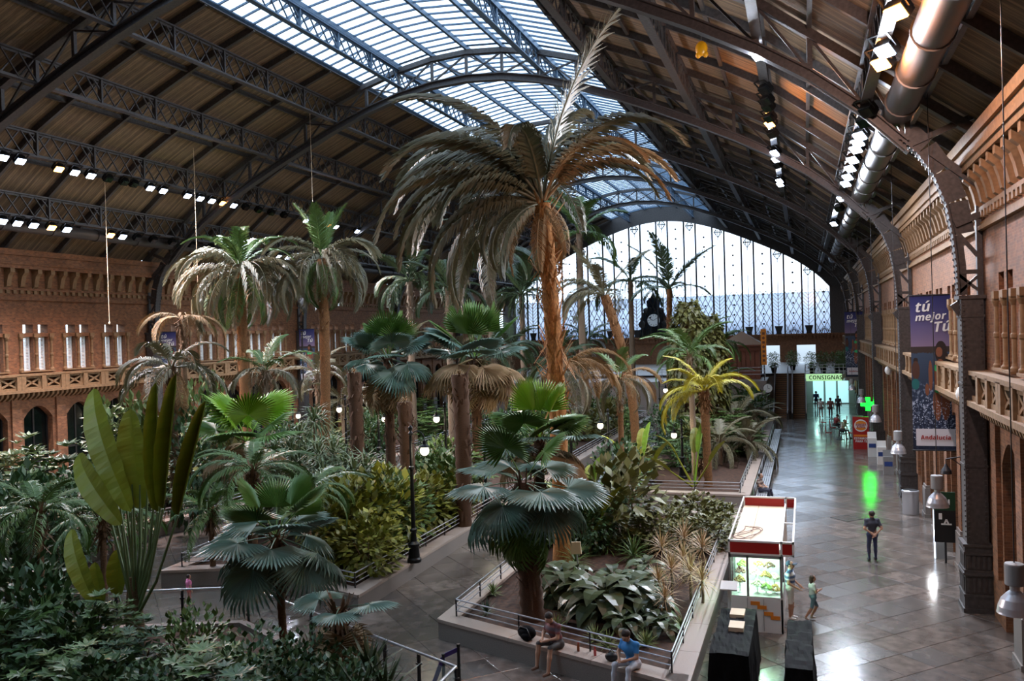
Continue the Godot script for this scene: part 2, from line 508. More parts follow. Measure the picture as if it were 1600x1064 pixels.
			part(m, "capital", M.iron, c)

# ---------------------------------------------------------------- long walls
func build_wall(s: float) -> void:
	var side := "right" if s > 0 else "left"
	var wall := struct("wall_" + side)
	var X := func(o: float) -> float: return AX + s * (HW + o)      # o: depth behind the wall face
	var fn := func(x: float, y: float, o: float) -> Vector3: return V(X.call(o), y, x)
	var mod := BAY / 6.0
	var m := MB.new()
	var arch := PackedVector2Array()
	for k in 9:
		var a := (k / 8.0 - .5) * 2.0
		arch.append(Vector2(a * .92, 4.42 + .62 * (1.0 - a * a)))
	var poly := PackedVector2Array([Vector2(-mod * .5, 4.42)])
	for p in arch: poly.append(p)
	poly.append_array([Vector2(mod * .5, 4.42), Vector2(mod * .5, 5.75), Vector2(-mod * .5, 5.75)])
	var half := mod * .5
	for piece in [[-half, -.92, 0.0, 4.42], [.92, half, 0.0, 4.42], [-half, half, 5.75, 6.92], [-half, -.8, 6.92, 9.4], [-.16, .16, 6.92, 9.4], [.8, half, 6.92, 9.4], [-.8, -.16, 8.74, 8.95], [.16, .8, 8.74, 8.95], [-half, half, 9.4, 13.3]]:
		m.span(fn.call(piece[0], piece[2], 0.0), fn.call(piece[1], piece[3], .55))
	m.prism(poly, fn, 0.0, .55)
	# pilaster strip between the doorways
	m.span(fn.call(half - .3, 1.3, -.12), fn.call(half + .3, 5.6, .05))
	var module := m.mesh()
	var solid := MB.new()
	solid.span(fn.call(-half, 0, 0.0), fn.call(half, 13.3, .55))
	var blank := solid.mesh()
	# stone pieces
	m = MB.new()
	m.span(fn.call(half - .42, 0, -.2), fn.call(half + .42, 1.2, .05)); m.span(fn.call(half - .46, 0, -.24), fn.call(half + .46, .14, .05))
	m.span(fn.call(half - .38, 1.2, -.17), fn.call(half + .38, 1.32, .05))
	var plinth := m.mesh()
	m = MB.new()   # balcony rail, panels and slab
	m.span(fn.call(-half, 6.66, -.5), fn.call(half, 6.78, .02)); m.span(fn.call(-half, 5.8, -.55), fn.call(half, 5.95, .02))
	m.span(fn.call(-half, 5.95, -.42), fn.call(half, 6.08, -.3)); m.span(fn.call(-half, 6.54, -.42), fn.call(half, 6.66, -.3))
	var rail := m.mesh()
	m = MB.new()
	m.span(fn.call(-.13, 5.9, -.5), fn.call(.13, 6.7, -.25))
	var pier := m.mesh()
	m = MB.new()
	for k in [-1.0, 1.0]:
		m.bar(fn.call(-.42, 6.31 - k * .2, -.36), fn.call(.42, 6.31 + k * .2, -.36), .1, .09)
	m.span(fn.call(-.57, 6.05, -.4), fn.call(-.42, 6.57, -.32)); m.span(fn.call(.42, 6.05, -.4), fn.call(.57, 6.57, -.32))
	var cross_panel := m.mesh()
	m = MB.new()
	m.prism(PackedVector2Array([Vector2(0, 5.8), Vector2(-.45, 5.8), Vector2(-.4, 5.62), Vector2(-.12, 5.42), Vector2(0, 5.42)]), func(x, y, d): return fn.call(d, y, x), -.07, .07)
	var tooth := m.mesh()
	m = MB.new()
	m.lathe(V(0, 0, 0), [[.13, 0], [.13, .08], [.09, .13], [.075, .2], [.075, .78], [.1, .82], [.1, .9], [.075, .94], [.07, 1.6], [.1, 1.66], [.13, 1.74], [.13, 1.82]], 10)
	var colonnette := m.mesh()
	m = MB.new()
	m.span(fn.call(-1.12, 8.72, -.12), fn.call(-.82, 8.92, .03)); m.span(fn.call(.82, 8.72, -.12), fn.call(1.12, 8.92, .03)); m.span(fn.call(-.2, 8.72, -.12), fn.call(.2, 8.92, .03))
	m.span(fn.call(-1.1, 6.86, -.16), fn.call(1.1, 6.93, .2))
	var sill := m.mesh()
	m = MB.new()   # louvred shutter
	for k in 22: m.bar(fn.call(-.26, 7.02 + k * .079, .3), fn.call(.26, 7.02 + k * .079, .3), .012, .06, Vector3(s, 1.4, 0).normalized())
	for e in [-.3, .3]: m.span(fn.call(e - .035, 6.93, .27), fn.call(e + .035, 8.74, .33))
	m.span(fn.call(-.3, 6.93, .27), fn.call(.3, 7.0, .33)); m.span(fn.call(-.3, 8.68, .27), fn.call(.3, 8.74, .33))
	var shutter := m.mesh()
	m = MB.new()
	m.span(fn.call(-.9, 0, .4), fn.call(.9, 4.95, .42))
	var door_glass := m.mesh()
	m = MB.new()
	for e in [-.88, 0.0, .88]: m.span(fn.call(e - .05, 0, .36), fn.call(e + .05, 4.9 if e == 0.0 else 4.5, .44))
	m.span(fn.call(-.9, 2.5, .36), fn.call(.9, 2.62, .44))
	var door_frame := m.mesh()
	# cornice: bands and brackets
	for i in range(FIRST, 5):
		m = MB.new()
		var d := bay_d(i) + BAY * .5
		for e in [[10.68, 10.8, -.14], [10.8, 10.92, -.06], [11.2, 11.32, -.1], [12.32, 12.5, -.5], [12.5, 12.66, -.56], [12.66, 13.0, -.4], [13.0, 13.3, -.5]]:
			m.span(fn.call(d - BAY * .5, e[0], e[2]), fn.call(d + BAY * .5, e[1], .02))
		part(m, "cornice_band", M.stone if s > 0 else M.brick, wall)
	m = MB.new()
	m.prism(PackedVector2Array([Vector2(0, 12.33), Vector2(-.46, 12.33), Vector2(-.46, 12.1), Vector2(-.3, 11.95), Vector2(-.22, 11.7), Vector2(-.16, 11.4), Vector2(0, 11.3)]), func(x, y, d): return fn.call(d, y, x), -.13, .13)
	var bracket := m.mesh()
	m = MB.new()
	m.span(fn.call(-.12, 11.02, -.12), fn.call(.12, 11.2, 0.0))
	var dentil := m.mesh()
	var nb := 20
	var from_d := bay_d(FIRST)
	var dents := MB.new()
	for i in range(FIRST, 5):
		for k in nb + 1:
			if k == 0 and i > FIRST: continue
			if bay_d(i) > 8.0: part(bracket, "bracket", M.stone, wall, Transform3D(Basis(), V(0, 0, bay_d(i) + k * BAY / nb)))
		for k in 40:
			var q := bay_d(i) + k * BAY / 40.0
			dents.span(fn.call(q - .1, 11.02, -.1), fn.call(q + .1, 11.2, .01))
	tag(part(dents, "dentils", M.stone, wall), "", "", "", "stuff")
	# rows of modules
	for i in range(FIRST, 5):
		for k in 6:
			var d := bay_d(i) + k * mod
			var x := Transform3D(Basis(), V(0, 0, d))
			if k == 0:
				part(blank, "brickwork", M.brick, wall, x)
				part(rail, "balcony", M.stone, wall, x)
				continue
			part(module, "brickwork", M.brick, wall, x)
			if d < 12: continue
			part(rail, "balcony", M.stone, wall, x)
			part(sill, "window_sill", M.stone, wall, x)
			if k < 5: part(plinth, "plinth", M.granite, wall, x)
			for e in [-half + .14, 0.0, half - .14]: part(pier, "balustrade_pier", M.stone, wall, Transform3D(Basis(), V(0, 0, d + e)))
			for e in [-half * .5, half * .5]: part(cross_panel, "cross_panel", M.stone, wall, Transform3D(Basis(), V(0, 0, d + e)))
			for e in [-.98, 0.0, .98]: part(colonnette, "colonnette", M.stone, wall, Transform3D(Basis(), fn.call(d + e, 6.92, -.02)))
			for e in [-.48, .48]: part(shutter, "shutter", M.white, wall, Transform3D(Basis(), V(0, 0, d + e)))
			if d < 64:
				for e in 9: part(tooth, "tooth", M.stone, wall, Transform3D(Basis(), V(0, 0, d + (e - 4) * mod / 9.0)))
			part(door_frame, "door_frame", M.dark_steel, wall, x); part(door_glass, "door_pane", M.dark_glass, wall, x)
	# rooms behind the ground floor (and behind the concourse windows), closed off from the sky
	m = MB.new()
	var top := 13.3 if s > 0 else 6.4
	m.span(fn.call(from_d, 0, 3.0), fn.call(FAR + .6, top, 3.2)); m.span(fn.call(from_d, top - .2, .5), fn.call(FAR + .6, top, 3.2))
	part(m, "back_room", M.grey, wall)

# ---------------------------------------------------------------- ends of the hall
func build_ends() -> void:
	var far := struct("wall_far")
	var fn := func(x: float, y: float, o: float) -> Vector3: return V(AX + x, y, FAR + o)
	var edge := func(u: float) -> float: return low(minf(absf(u), 20.6)) + .3
	var m := MB.new()
	# brick below the window, with three openings on the upper terrace level
	var holes := [[16.2, 18.4], [9.0, 11.0], [12.4, 14.2]]
	m.span(fn.call(-22.6, 0, 0), fn.call(9.0, 7.05, .6)); m.span(fn.call(18.4, 0, 0), fn.call(22.6, 7.05, .6))
	m.span(fn.call(11.0, 0, 0), fn.call(12.4, 7.05, .6)); m.span(fn.call(14.2, 0, 0), fn.call(16.2, 7.05, .6))
	for h in holes:
		m.span(fn.call(h[0], 0, 0), fn.call(h[1], 3.6, .6)); m.span(fn.call(h[0], 5.7, 0), fn.call(h[1], 7.05, .6))
	m.span(fn.call(-22, 6.85, -.3), fn.call(22, 7.1, 0)); m.span(fn.call(-22, 6.3, -.12), fn.call(22, 6.42, 0))
	part(m, "brickwork", M.brick, far)
	m = MB.new()
	for k in 110: m.span(fn.call(-21.8 + k * .4, 6.42, -.2), fn.call(-21.6 + k * .4, 6.85, 0))
	tag(part(m, "dentils", M.brick, far), "", "", "", "stuff")
	# the dark iron gable between the window's curve and the roof
	m = MB.new()
	for k in 44:
		var u0 := -22.0 + k; var u1 := u0 + 1.0
		for q in [0.0, .4]:
			var a0: float = edge.call(u0) if absf(u0) <= 20.6 else 7.0
			var a1: float = edge.call(u1) if absf(u1) <= 20.6 else 7.0
			if absf(u0) > 20.6 or absf(u1) > 20.6:
				a0 = 7.0; a1 = 7.0
				if absf(u0) < 20.7 or absf(u1) < 20.7:
					var ui := u0 if absf(u0) < absf(u1) else u1
					m.quad(fn.call(ui, edge.call(ui), q), fn.call(ui, prof(ui) + .2, q), fn.call(20.6 * signf(ui), prof(20.6) + .2, q), fn.call(20.6 * signf(ui), edge.call(20.6), q))
					if absf(u0) < absf(u1): u0 = 20.6 * signf(ui)
					else: u1 = 20.6 * signf(ui)
			m.quad(fn.call(u0, a0, q), fn.call(u0, prof(u0) + .2, q), fn.call(u1, prof(u1) + .2, q), fn.call(u1, a1, q))
	var prev := Vector2(-20.6, 7.05)
	for k in 43:
		var u := -20.6 + k * 41.2 / 42.0
		var p := Vector2(u, edge.call(u))
		m.bar(fn.call(prev.x, prev.y, .1), fn.call(p.x, p.y, .1), .9, .22, Vector3.FORWARD)
		prev = p
	m.bar(fn.call(prev.x, prev.y, .1), fn.call(20.6, 7.05, .1), .9, .22, Vector3.FORWARD)
	part(m, "iron_gable", M.iron, far)
	# window_1: the great gable window
	var win := struct("window_1")
	var w := 3.54
	var cuts := []
	for k in range(-6, 7):
		for e in [-.73, .73]:
			var u: float = k * w + e
			if absf(u) < 20.5: cuts.append(u)
	cuts.push_front(-20.55); cuts.push_back(20.55)
	for k in cuts.size() - 1:
		var a: float = cuts[k]; var b: float = cuts[k + 1]
		var lower := minf(12.2, minf(edge.call(a), edge.call(b)) - .3)
		m = MB.new()
		m.prism(PackedVector2Array([Vector2(a, 7.05), Vector2(b, 7.05), Vector2(b, lower), Vector2(a, lower)]), fn, .2, .215)
		part(m, "pane", M.blue_glass if lower > 11 else M.frost_glass, win)
		m = MB.new()
		var pl := PackedVector2Array([Vector2(a, lower), Vector2(b, lower)])
		for e in 4: pl.append(Vector2(lerpf(b, a, e / 3.0), edge.call(lerpf(b, a, e / 3.0))))
		m.prism(pl, fn, .2, .215)
		part(m, "pane", M.sky_glass, win)
	for k in range(1, cuts.size() - 1):
		m = MB.new()
		m.bar(fn.call(cuts[k], 7.05, .12), fn.call(cuts[k], edge.call(cuts[k]), .12), .2, .16, Vector3.FORWARD)
		part(m, "mullion", M.black, win)
	for k in range(-5, 6):
		var u := k * w
		var top: float = edge.call(u)
		m = MB.new()   # stem from a pot at the foot to a lantern under the arch
		m.bar(fn.call(u, 7.9, .12), fn.call(u, minf(top - 1.3, 15.5 - absf(k) * .3), .12), .07, .07)
		m.prism(PackedVector2Array([Vector2(u - .28, 7.3), Vector2(u + .28, 7.3), Vector2(u + .5, 8.1), Vector2(u - .5, 8.1)]), fn, .05, .12)
		m.prism(PackedVector2Array([Vector2(u - .35, 7.1), Vector2(u + .35, 7.1), Vector2(u + .3, 7.3), Vector2(u - .3, 7.3)]), fn, .05, .12)
		part(m, "stem", M.black, win)
		m = MB.new()
		for e in [-1.0, 1.0]:
			m.bar(fn.call(u, top - .25, .12), fn.call(u + e * .5, top - .85, .12), .09, .09)
			m.bar(fn.call(u + e * .5, top - .85, .12), fn.call(u, top - 1.5, .12), .09, .09)
			m.bar(fn.call(u + e * .22, top - .55, .12), fn.call(u + e * .22, top - 1.15, .12), .08, .08)
		m.bar(fn.call(u - .45, top - .85, .12), fn.call(u + .45, top - .85, .12), .08, .12)
		m.bar(fn.call(u, top, .12), fn.call(u, top - 1.9, .12), .07, .07)
		part(m, "lantern_motif", M.black, win)
		m = MB.new()   # chevrons of the lower half, in the narrow strips
		for j in 9:
			var y := 8.2 + j * .45
			for e in [-1.0, 1.0]: m.bar(fn.call(u, y, .15), fn.call(u + e * .73, y + .75, .15), .055, .05)
		part(m, "chevrons", M.dark_steel, win)
	for k in range(-6, 6):
		var u := (k + .5) * w
		if absf(u) > 20.0: continue
		var top: float = edge.call(u)
		m = MB.new()
		for j in 3:   # lattice of lozenges
			for i in 4:
				var y := 7.1 + i * 1.35
				if y + 1.35 > top - .4: continue
				var x0 := u - 1.04 + j * .69
				m.bar(fn.call(x0, y, .15), fn.call(x0 + .69, y + 1.35, .15), .075, .06); m.bar(fn.call(x0 + .69, y, .15), fn.call(x0, y + 1.35, .15), .075, .06)
		part(m, "lozenge_lattice", M.black, win)
		m = MB.new()
		var y := 8.4
		while y < top - .8:
			m.ball(fn.call(u, y, .12), Vector3(.13, .13, .08), 8, 4)
			y += 1.25
		part(m, "boss_row", M.black, win)
		m = MB.new()   # openwork crest along the foot
		for j in 6:
			m.bar(fn.call(u - .9 + j * .3, 7.1, .12), fn.call(u - .45 + j * .15, 7.5 + .5 * (1 - absf(j - 2.5) / 2.5), .12), .06, .06)
			m.bar(fn.call(u + .9 - j * .3, 7.1, .12), fn.call(u + .45 - j * .15, 7.5 + .5 * (1 - absf(j - 2.5) / 2.5), .12), .06, .06)
		part(m, "crest", M.black, win)
	# clock in its black scrolled frame, standing in front of the glass
	var ck := thing("station_clock", V(-18.5, 7.1, 112.4))
	tag(ck, "black scrolled clock pediment with white dial before the arched window", "clock")
	m = MB.new()
	var outl := PackedVector2Array([Vector2(-2.6, 0), Vector2(2.6, 0), Vector2(2.3, .8), Vector2(1.7, 1.1), Vector2(1.75, 2.4), Vector2(1.3, 3.3), Vector2(.75, 3.9), Vector2(.9, 4.7), Vector2(.35, 5.2), Vector2(0, 5.9), Vector2(-.35, 5.2), Vector2(-.9, 4.7), Vector2(-.75, 3.9), Vector2(-1.3, 3.3), Vector2(-1.75, 2.4), Vector2(-1.7, 1.1), Vector2(-2.3, .8)])
	m.prism(outl, func(x, y, o): return Vector3(x, y, -o), -.25, .25)
	for e in [-1.0, 1.0]:
		for q in [[1.5, 1.7, .5], [2.0, .5, .4], [1.0, 3.5, .35]]: m.ball(Vector3(q[0] * e, q[1], .25), Vector3(q[2], q[2], .12), 10, 6)
	part(m, "frame", M.black, ck)
	m = MB.new()
	m.tube(PackedVector3Array([Vector3(0, 2.2, .25), Vector3(0, 2.2, .34)]), PackedFloat32Array([.8, .8]), 24)
	var dial := part(m, "dial", M.white, ck)
	m = MB.new()
	for k in 12:
		var a := TAU * k / 12
		m.bar(Vector3(sin(a) * .56, 2.2 + cos(a) * .56, .345), Vector3(sin(a) * .74, 2.2 + cos(a) * .74, .345), .06, .02, Vector3.BACK)
	m.bar(Vector3(0, 2.2, .36), Vector3(-.42, 2.32, .36), .06, .02, Vector3.BACK); m.bar(Vector3(0, 2.2, .36), Vector3(.5, 2.5, .36), .05, .02, Vector3.BACK)
	part(m, "hands", M.black, dial)
	# the hall's other end, behind the camera
	var back := struct("wall_near")
	m = MB.new()
	m.span(V(AX - 23, 0, bay_d(FIRST)), V(AX + 23, 26, bay_d(FIRST) - .6))
	part(m, "brickwork", M.brick, back)

# ---------------------------------------------------------------- floor
func build_floor() -> void:
	var fl := struct("floor")
	var m := MB.new()
	m.span(V(AX - 25, -.4, bay_d(FIRST) - .6), V(AX + 25, -.035, FAR + .6))
	part(m, "bed", M.joint, fl)
	m = MB.new()   # one paving slab with a chamfered rim, laid at 45 degrees
	var h := .494
	var c := .006
	var top := [Vector3(-h + c, 0, -h + c), Vector3(h - c, 0, -h + c), Vector3(h - c, 0, h - c), Vector3(-h + c, 0, h - c)]
	var rim := [Vector3(-h, -c, -h), Vector3(h, -c, -h), Vector3(h, -c, h), Vector3(-h, -c, h)]
	m.quad(top[0], top[1], top[2], top[3])
	for k in 4:
		var q := (k + 1) % 4
		m.quad(rim[k], rim[q], top[q], top[k]); m.quad(rim[k] + Vector3(0, -.03, 0), rim[q] + Vector3(0, -.03, 0), rim[q], rim[k])
	var slab := m.mesh()
	var arr := slab.surface_get_arrays(0)
	var turn := Basis(Vector3.UP, PI / 4)
	var all := []
	for i in range(-90, 100):
		for j in range(-90, 100):
			var p := turn * Vector3(i, 0, j) + V(AX * .5, 0, 50)
			var d := -p.z
			if p.x < AX - 22.4 or p.x > AX + 22.4 or d < 9 or d > FAR: continue
			var near := d + (0.0 if p.x > -2.8 and p.x < 4.9 else (4.0 if p.x > -21 and d < 36 and (p.x < -9 or d < 21.5) else 200.0))
			if d < 17.0: near += 300.0
			all.append([near, p, hash(Vector2i(i, j)) % 5])
	all.sort_custom(func(a, b): return a[0] < b[0])
	var rest := []
	for k in 5: rest.append(MB.new())
	for k in all.size():
		var p: Vector3 = all[k][1]
		var tone: int = all[k][2]
		if k < 298:
			part(slab, "tile", M["tile_%d" % tone], fl, Transform3D(turn, p))
		else:
			var r: MB = rest[tone]
			for q in arr[Mesh.ARRAY_VERTEX]: r.v.append(turn * q + p)
			for q in arr[Mesh.ARRAY_NORMAL]: r.n.append(turn * q)
			r.c.append_array(arr[Mesh.ARRAY_COLOR]); r.t.append_array(arr[Mesh.ARRAY_TEX_UV])
	for k in 5:
		tag(part(rest[k], "further_tiles", M["tile_%d" % k], fl), "", "", "", "stuff")
	# inspection cover let into the paving
	var ic := thing("floor_hatch", gp(1323, 810))
	tag(ic, "square steel inspection cover let into the paving behind the strolling man", "hatch")
	m = MB.new()
	for e in 4: m.box(Basis(Vector3.UP, PI * .5 * e + PI * .25) * Vector3(0, .004, .45), Vector3(.94, .012, .04), Basis(Vector3.UP, PI * .5 * e + PI * .25))
	part(m, "frame", M.dark_steel, ic)
	m = MB.new(); m.box(Vector3(0, .003, 0), Vector3(.86, .008, .86), Basis(Vector3.UP, PI * .25))
	part(m, "plate", M.tile_3, ic)

# ---------------------------------------------------------------- garden beds
func offset_in(poly: PackedVector2Array, by: float) -> PackedVector2Array:
	var q := Geometry2D.offset_polygon(poly, -by, Geometry2D.JOIN_MITER)
	return q[0] if q.size() else poly
func planter(pts: Array, label: String, rail := true) -> Node3D:
	var poly := PackedVector2Array()
	for p in pts: poly.append(Vector2(p[0], p[1]))
	if Geometry2D.is_polygon_clockwise(poly): poly.reverse()
	var o := thing("planter_bed")
	tag(o, label, "planter", "granite planter beds")
	var fn := func(x: float, d: float, y: float) -> Vector3: return V(x, y, d)
	var inner := offset_in(poly, .5)
	var m := MB.new()
	m.prism(inner, fn, 0.0, .42)
	part(m, "soil", M.soil, o)
	for k in poly.size():
		var a := poly[k]; var b := poly[(k + 1) % poly.size()]
		var dir := (b - a).normalized(); var nin := Vector2(-dir.y, dir.x)
		m = MB.new()
		var q := PackedVector2Array([a, b, b + nin * .45 - dir * .3, a + nin * .45 + dir * .3])
		m.prism(q, fn, 0.0, .47)
		part(m, "wall_course", M.granite, o)
		var n := maxi(1, int(a.distance_to(b) / 1.9))
		for j in n:   # cap stones
			var p0 := a.lerp(b, float(j) / n) + dir * .006; var p1 := a.lerp(b, float(j + 1) / n) - dir * .006
			var i0 := p0 + nin * .52 + (dir * .25 if j == 0 else Vector2.ZERO); var i1 := p1 + nin * .52 - (dir * .25 if j == n - 1 else Vector2.ZERO)
			m = MB.new()
			m.prism(PackedVector2Array([p0 - nin * .03, p1 - nin * .03, i1, i0]), fn, .472, .56)
			part(m, "cap_stone", M.granite_cap, o)
	if rail:
		var line := offset_in(poly, .42)
		var root := Node3D.new()
		root.name = "railing"; o.add_child(root)
		for k in line.size():
			var a := line[k]; var b := line[(k + 1) % line.size()]
			m = MB.new()
			for y in [.72, .87, 1.02]: m.rod(V(a.x, y, a.y), V(b.x, y, b.y), .017 if y < 1 else .022, 5)
			part(m, "rail", M.steel, root)
			var n := maxi(1, int(a.distance_to(b) / 1.7))
			for j in n:
				var p := a.lerp(b, float(j) / n)
				m = MB.new()
				m.box(V(p.x, .79, p.y), Vector3(.035, .48, .035))
				part(m, "post", M.dark_steel, root)
	return o

func build_planters() -> void:
	planter([[-9.55, 21.3], [-2.55, 18.55], [-2.55, 36.5], [-9.55, 36.5]], "granite bed beside the sweets kiosk where two men sit on the ledge")
	planter([[-9.55, 40.4], [-2.55, 40.4], [-2.55, 76], [-9.55, 76]], "long granite bed behind the row of steel benches")
	planter([[-12.75, 22.7], [-12.85, 76], [-21.4, 76], [-21.4, 35], [-20.7, 23.6], [-18, 24.6]], "granite bed with the black lamp post on its ledge")
	planter([[-25.6, 23.5], [-26.2, 30], [-25, 33.5], [-25, 76], [-33.6, 76], [-33.6, 19]], "granite bed nearest the garden-side brick wall")
	# low island in front, behind a glass balustrade
	var isl := thing("garden_island")
	tag(isl, "low planted island behind the glass balustrade", "planter")
	var pts := [[-7.5, 9.0], [-7.5, 16.75], [-13.8, 19.9], [-15.4, 20.75], [-18.9, 19.4], [-24.5, 17.0], [-24.5, 9.0]]
	var poly := PackedVector2Array()
	for p in pts: poly.append(Vector2(p[0], p[1]))
	var fn := func(x: float, d: float, y: float) -> Vector3: return V(x, y, d)
	var m := MB.new()
	m.prism(offset_in(poly, .25) if not Geometry2D.is_polygon_clockwise(poly) else poly, fn, 0.0, .12)
	part(m, "soil", M.soil, isl)
	m = MB.new()
	for k in poly.size():
		var a := poly[k]; var b := poly[(k + 1) % poly.size()]
		m.bar(V(a.x, .1, a.y), V(b.x, .1, b.y), .22, .2)
	part(m, "kerb", M.granite, isl)
	var rail := thing("glass_balustrade")
	tag(rail, "glass balustrade with tubular steel handrail round the low island", "balustrade")
	var pts2 := [Vector2(-7.2, 12.5), Vector2(-7.24, 17.0), Vector2(-9.5, 18.1), Vector2(-13.8, 20.25), Vector2(-15.4, 21.05), Vector2(-18.9, 19.72), Vector2(-24.7, 17.2)]
	m = MB.new()
	for k in pts2.size() - 1:
		m.rod(V(pts2[k].x, 1.1, pts2[k].y), V(pts2[k + 1].x, 1.1, pts2[k + 1].y), .03, 8)
	part(m, "handrail", M.steel, rail)
	for k in pts2.size() - 1:
		var a: Vector2 = pts2[k]; var b: Vector2 = pts2[k + 1]
		var n := maxi(1, roundi(a.distance_to(b) / 1.5))
		for j in n:
			var p := a.lerp(b, float(j) / n); var q := a.lerp(b, float(j + 1) / n)
			m = MB.new()
			m.box(V(p.x, .53, p.y), Vector3(.07, 1.06, .05), Basis(Vector3.UP, atan2(b.y - a.y, b.x - a.x)))
			for y in [.3, .85]: m.box(V(p.x, y, p.y), Vector3(.14, .04, .08), Basis(Vector3.UP, atan2(b.y - a.y, b.x - a.x)))
			part(m, "post", M.dark_steel, rail)
			m = MB.new()
			var e := (q - p).normalized() * .08
			m.bar(V(p.x + e.x, .56, p.y + e.y), V(q.x - e.x, .56, q.y - e.y), .012, .86)
			part(m, "pane", M.pane_glass, rail)

# ---------------------------------------------------------------- leaves, shared by all plants
var frond := []
var fans := []
var paddles := []
var bushes := {}
var spikes := []
var broads := []
func tone(a := .75, b := 1.25) -> Color:
	var k := rng.randf_range(a, b)
	return Color(k * rng.randf_range(.94, 1.08), k, k * rng.randf_range(.85, 1.05))
func make_frond(bend: float, n: int, ll: float, hang: float, wide := .011) -> ArrayMesh:
	var m := MB.new()
	var pts := PackedVector3Array(); var rad := PackedFloat32Array()
	var p := Vector3.ZERO
	var k := 14
	for i in k + 1:
		pts.append(p); rad.append(lerpf(.011, .0025, float(i) / k))
		var a := -bend * pow(float(i) / k, 1.25)
		p += Vector3(cos(a), sin(a), 0) / k
	m.col = Color.WHITE
	m.tube(pts, rad, 4, false)
	for i in n:
		var s := lerpf(.13, .985, float(i) / (n - 1))
		var f := s * k
		var j := mini(int(f), k - 1)
		var b: Vector3 = pts[j].lerp(pts[j + 1], f - j)
		var tng: Vector3 = (pts[j + 1] - pts[j]).normalized()
		var len := ll * (sin(PI * clampf(s * .92 + .06, 0, 1)) * .75 + .3)
		for q in [-1.0, 1.0]:
			var w := lerpf(.5, .95, s) + rng.randf_range(-.12, .12)
			var d: Vector3 = (Vector3(0, 0, q) * cos(w) + tng * sin(w) + Vector3(0, rng.randf_range(-.1, .25), 0)).normalized()
			var mid := b + d * len * .5
			var d2 := (d * (1.0 - hang * .6) + Vector3(0, -hang * rng.randf_range(.7, 1.3), 0)).normalized()
			var tip := mid + d2 * len * .5
			var sd := d.cross(Vector3.UP.cross(d)).normalized().cross(d) * wide
			m.col = tone(.7, 1.3)
			m.quad(b - sd * .5, b + sd * .5, mid + sd, mid - sd)
			m.tri(mid - sd, mid + sd, tip)
	return m.mesh()
func make_fan(n: int, spread: float, hang: float, petiole: float) -> ArrayMesh:
	var m := MB.new()
	m.col = Color(1.1, 1.0, .75)
	m.tube(PackedVector3Array([Vector3.ZERO, Vector3(petiole * .5, .04, 0), Vector3(petiole, .03, 0)]), PackedFloat32Array([.022, .016, .012]), 5, false)
	var hub := Vector3(petiole, .03, 0)
	var at := func(a: float, r: float, up: float) -> Vector3:
		return hub + Vector3(cos(a) * r, up - hang * r * r, sin(a) * r)
	for k in n:
		var a0 := lerpf(-spread, spread, float(k) / n); var a1 := lerpf(-spread, spread, float(k + 1) / n)
		var am := (a0 + a1) * .5
		var r := lerpf(.78, 1.0, cos(am * .5)) * rng.randf_range(.93, 1.03)
		var rs := r * .62
		var e := (a1 - a0) * .28
		m.col = tone(.8, 1.2)
		m.tri(hub, at.call(a0, rs, -.02), at.call(am, rs, .035)); m.tri(hub, at.call(am, rs, .035), at.call(a1, rs, -.02))
		var tip: Vector3 = at.call(am, r, -hang * .45 * rng.randf_range(.3, 1.5))
		m.tri(at.call(a0, rs, -.02), at.call(am - e, r * .86, -.02), at.call(am, rs, .035)); m.tri(at.call(am, rs, .035), at.call(am + e, r * .86, -.02), at.call(a1, rs, -.02))
		m.tri(at.call(am, rs, .035), at.call(am - e, r * .86, -.02), tip); m.tri(at.call(am, rs, .035), tip, at.call(am + e, r * .86, -.02))
	return m.mesh()
func make_paddle(petiole: float, wide: float, bend: float, fold: float) -> ArrayMesh:   # blade one metre long
	var m := MB.new()
	var n := 26
	var pts := PackedVector3Array(); var rad := PackedFloat32Array()
	var p := Vector3(-petiole, 0, 0)
	pts.append(p); rad.append(.04)
	p = Vector3.ZERO
	for i in n + 1:
		pts.append(p); rad.append(lerpf(.02, .003, float(i) / n))
		var a := -bend * pow(float(i) / n, 1.5)
		p += Vector3(cos(a), sin(a), 0) / n
	m.col = Color(1.3, 1.25, 1.0)
	m.tube(pts, rad, 5, false)
	for q in [-1.0, 1.0]:
		var prev: Vector3 = pts[1]
		for i in n:
			var s := float(i + 1) / n
			var w := wide * pow(sin(PI * clampf(s * .93 + .04, 0, 1)), .55) * (1.0 if i < n - 1 else .15)
			var rip := .012 * sin(i * 1.3 + q)
			var out: Vector3 = pts[i + 2] + Vector3(0, sin(fold) * w + rip * .5, q * cos(fold) * w)
			m.col = tone(.88, 1.12)
			if q > 0: m.quad(pts[i + 1], prev, out, pts[i + 2])
			else: m.quad(pts[i + 2], out, prev, pts[i + 1])
			prev = out
	return m.mesh()
func leaf(m: MB, b: Vector3, d: Vector3, up: Vector3, l: float, w: float) -> void:
	var s := d.cross(up).normalized() * w
	var mid := b + d * l * .45 - up * l * .04
	var tip := b + d * l - up * l * .18
	m.tri(b, mid + s, tip); m.tri(b, tip, mid - s)
func rand_dir() -> Vector3:
	var y := rng.randf_range(-1, 1); var a := rng.randf() * TAU
	var r := sqrt(1 - y * y)
	return Vector3(cos(a) * r, y, sin(a) * r)
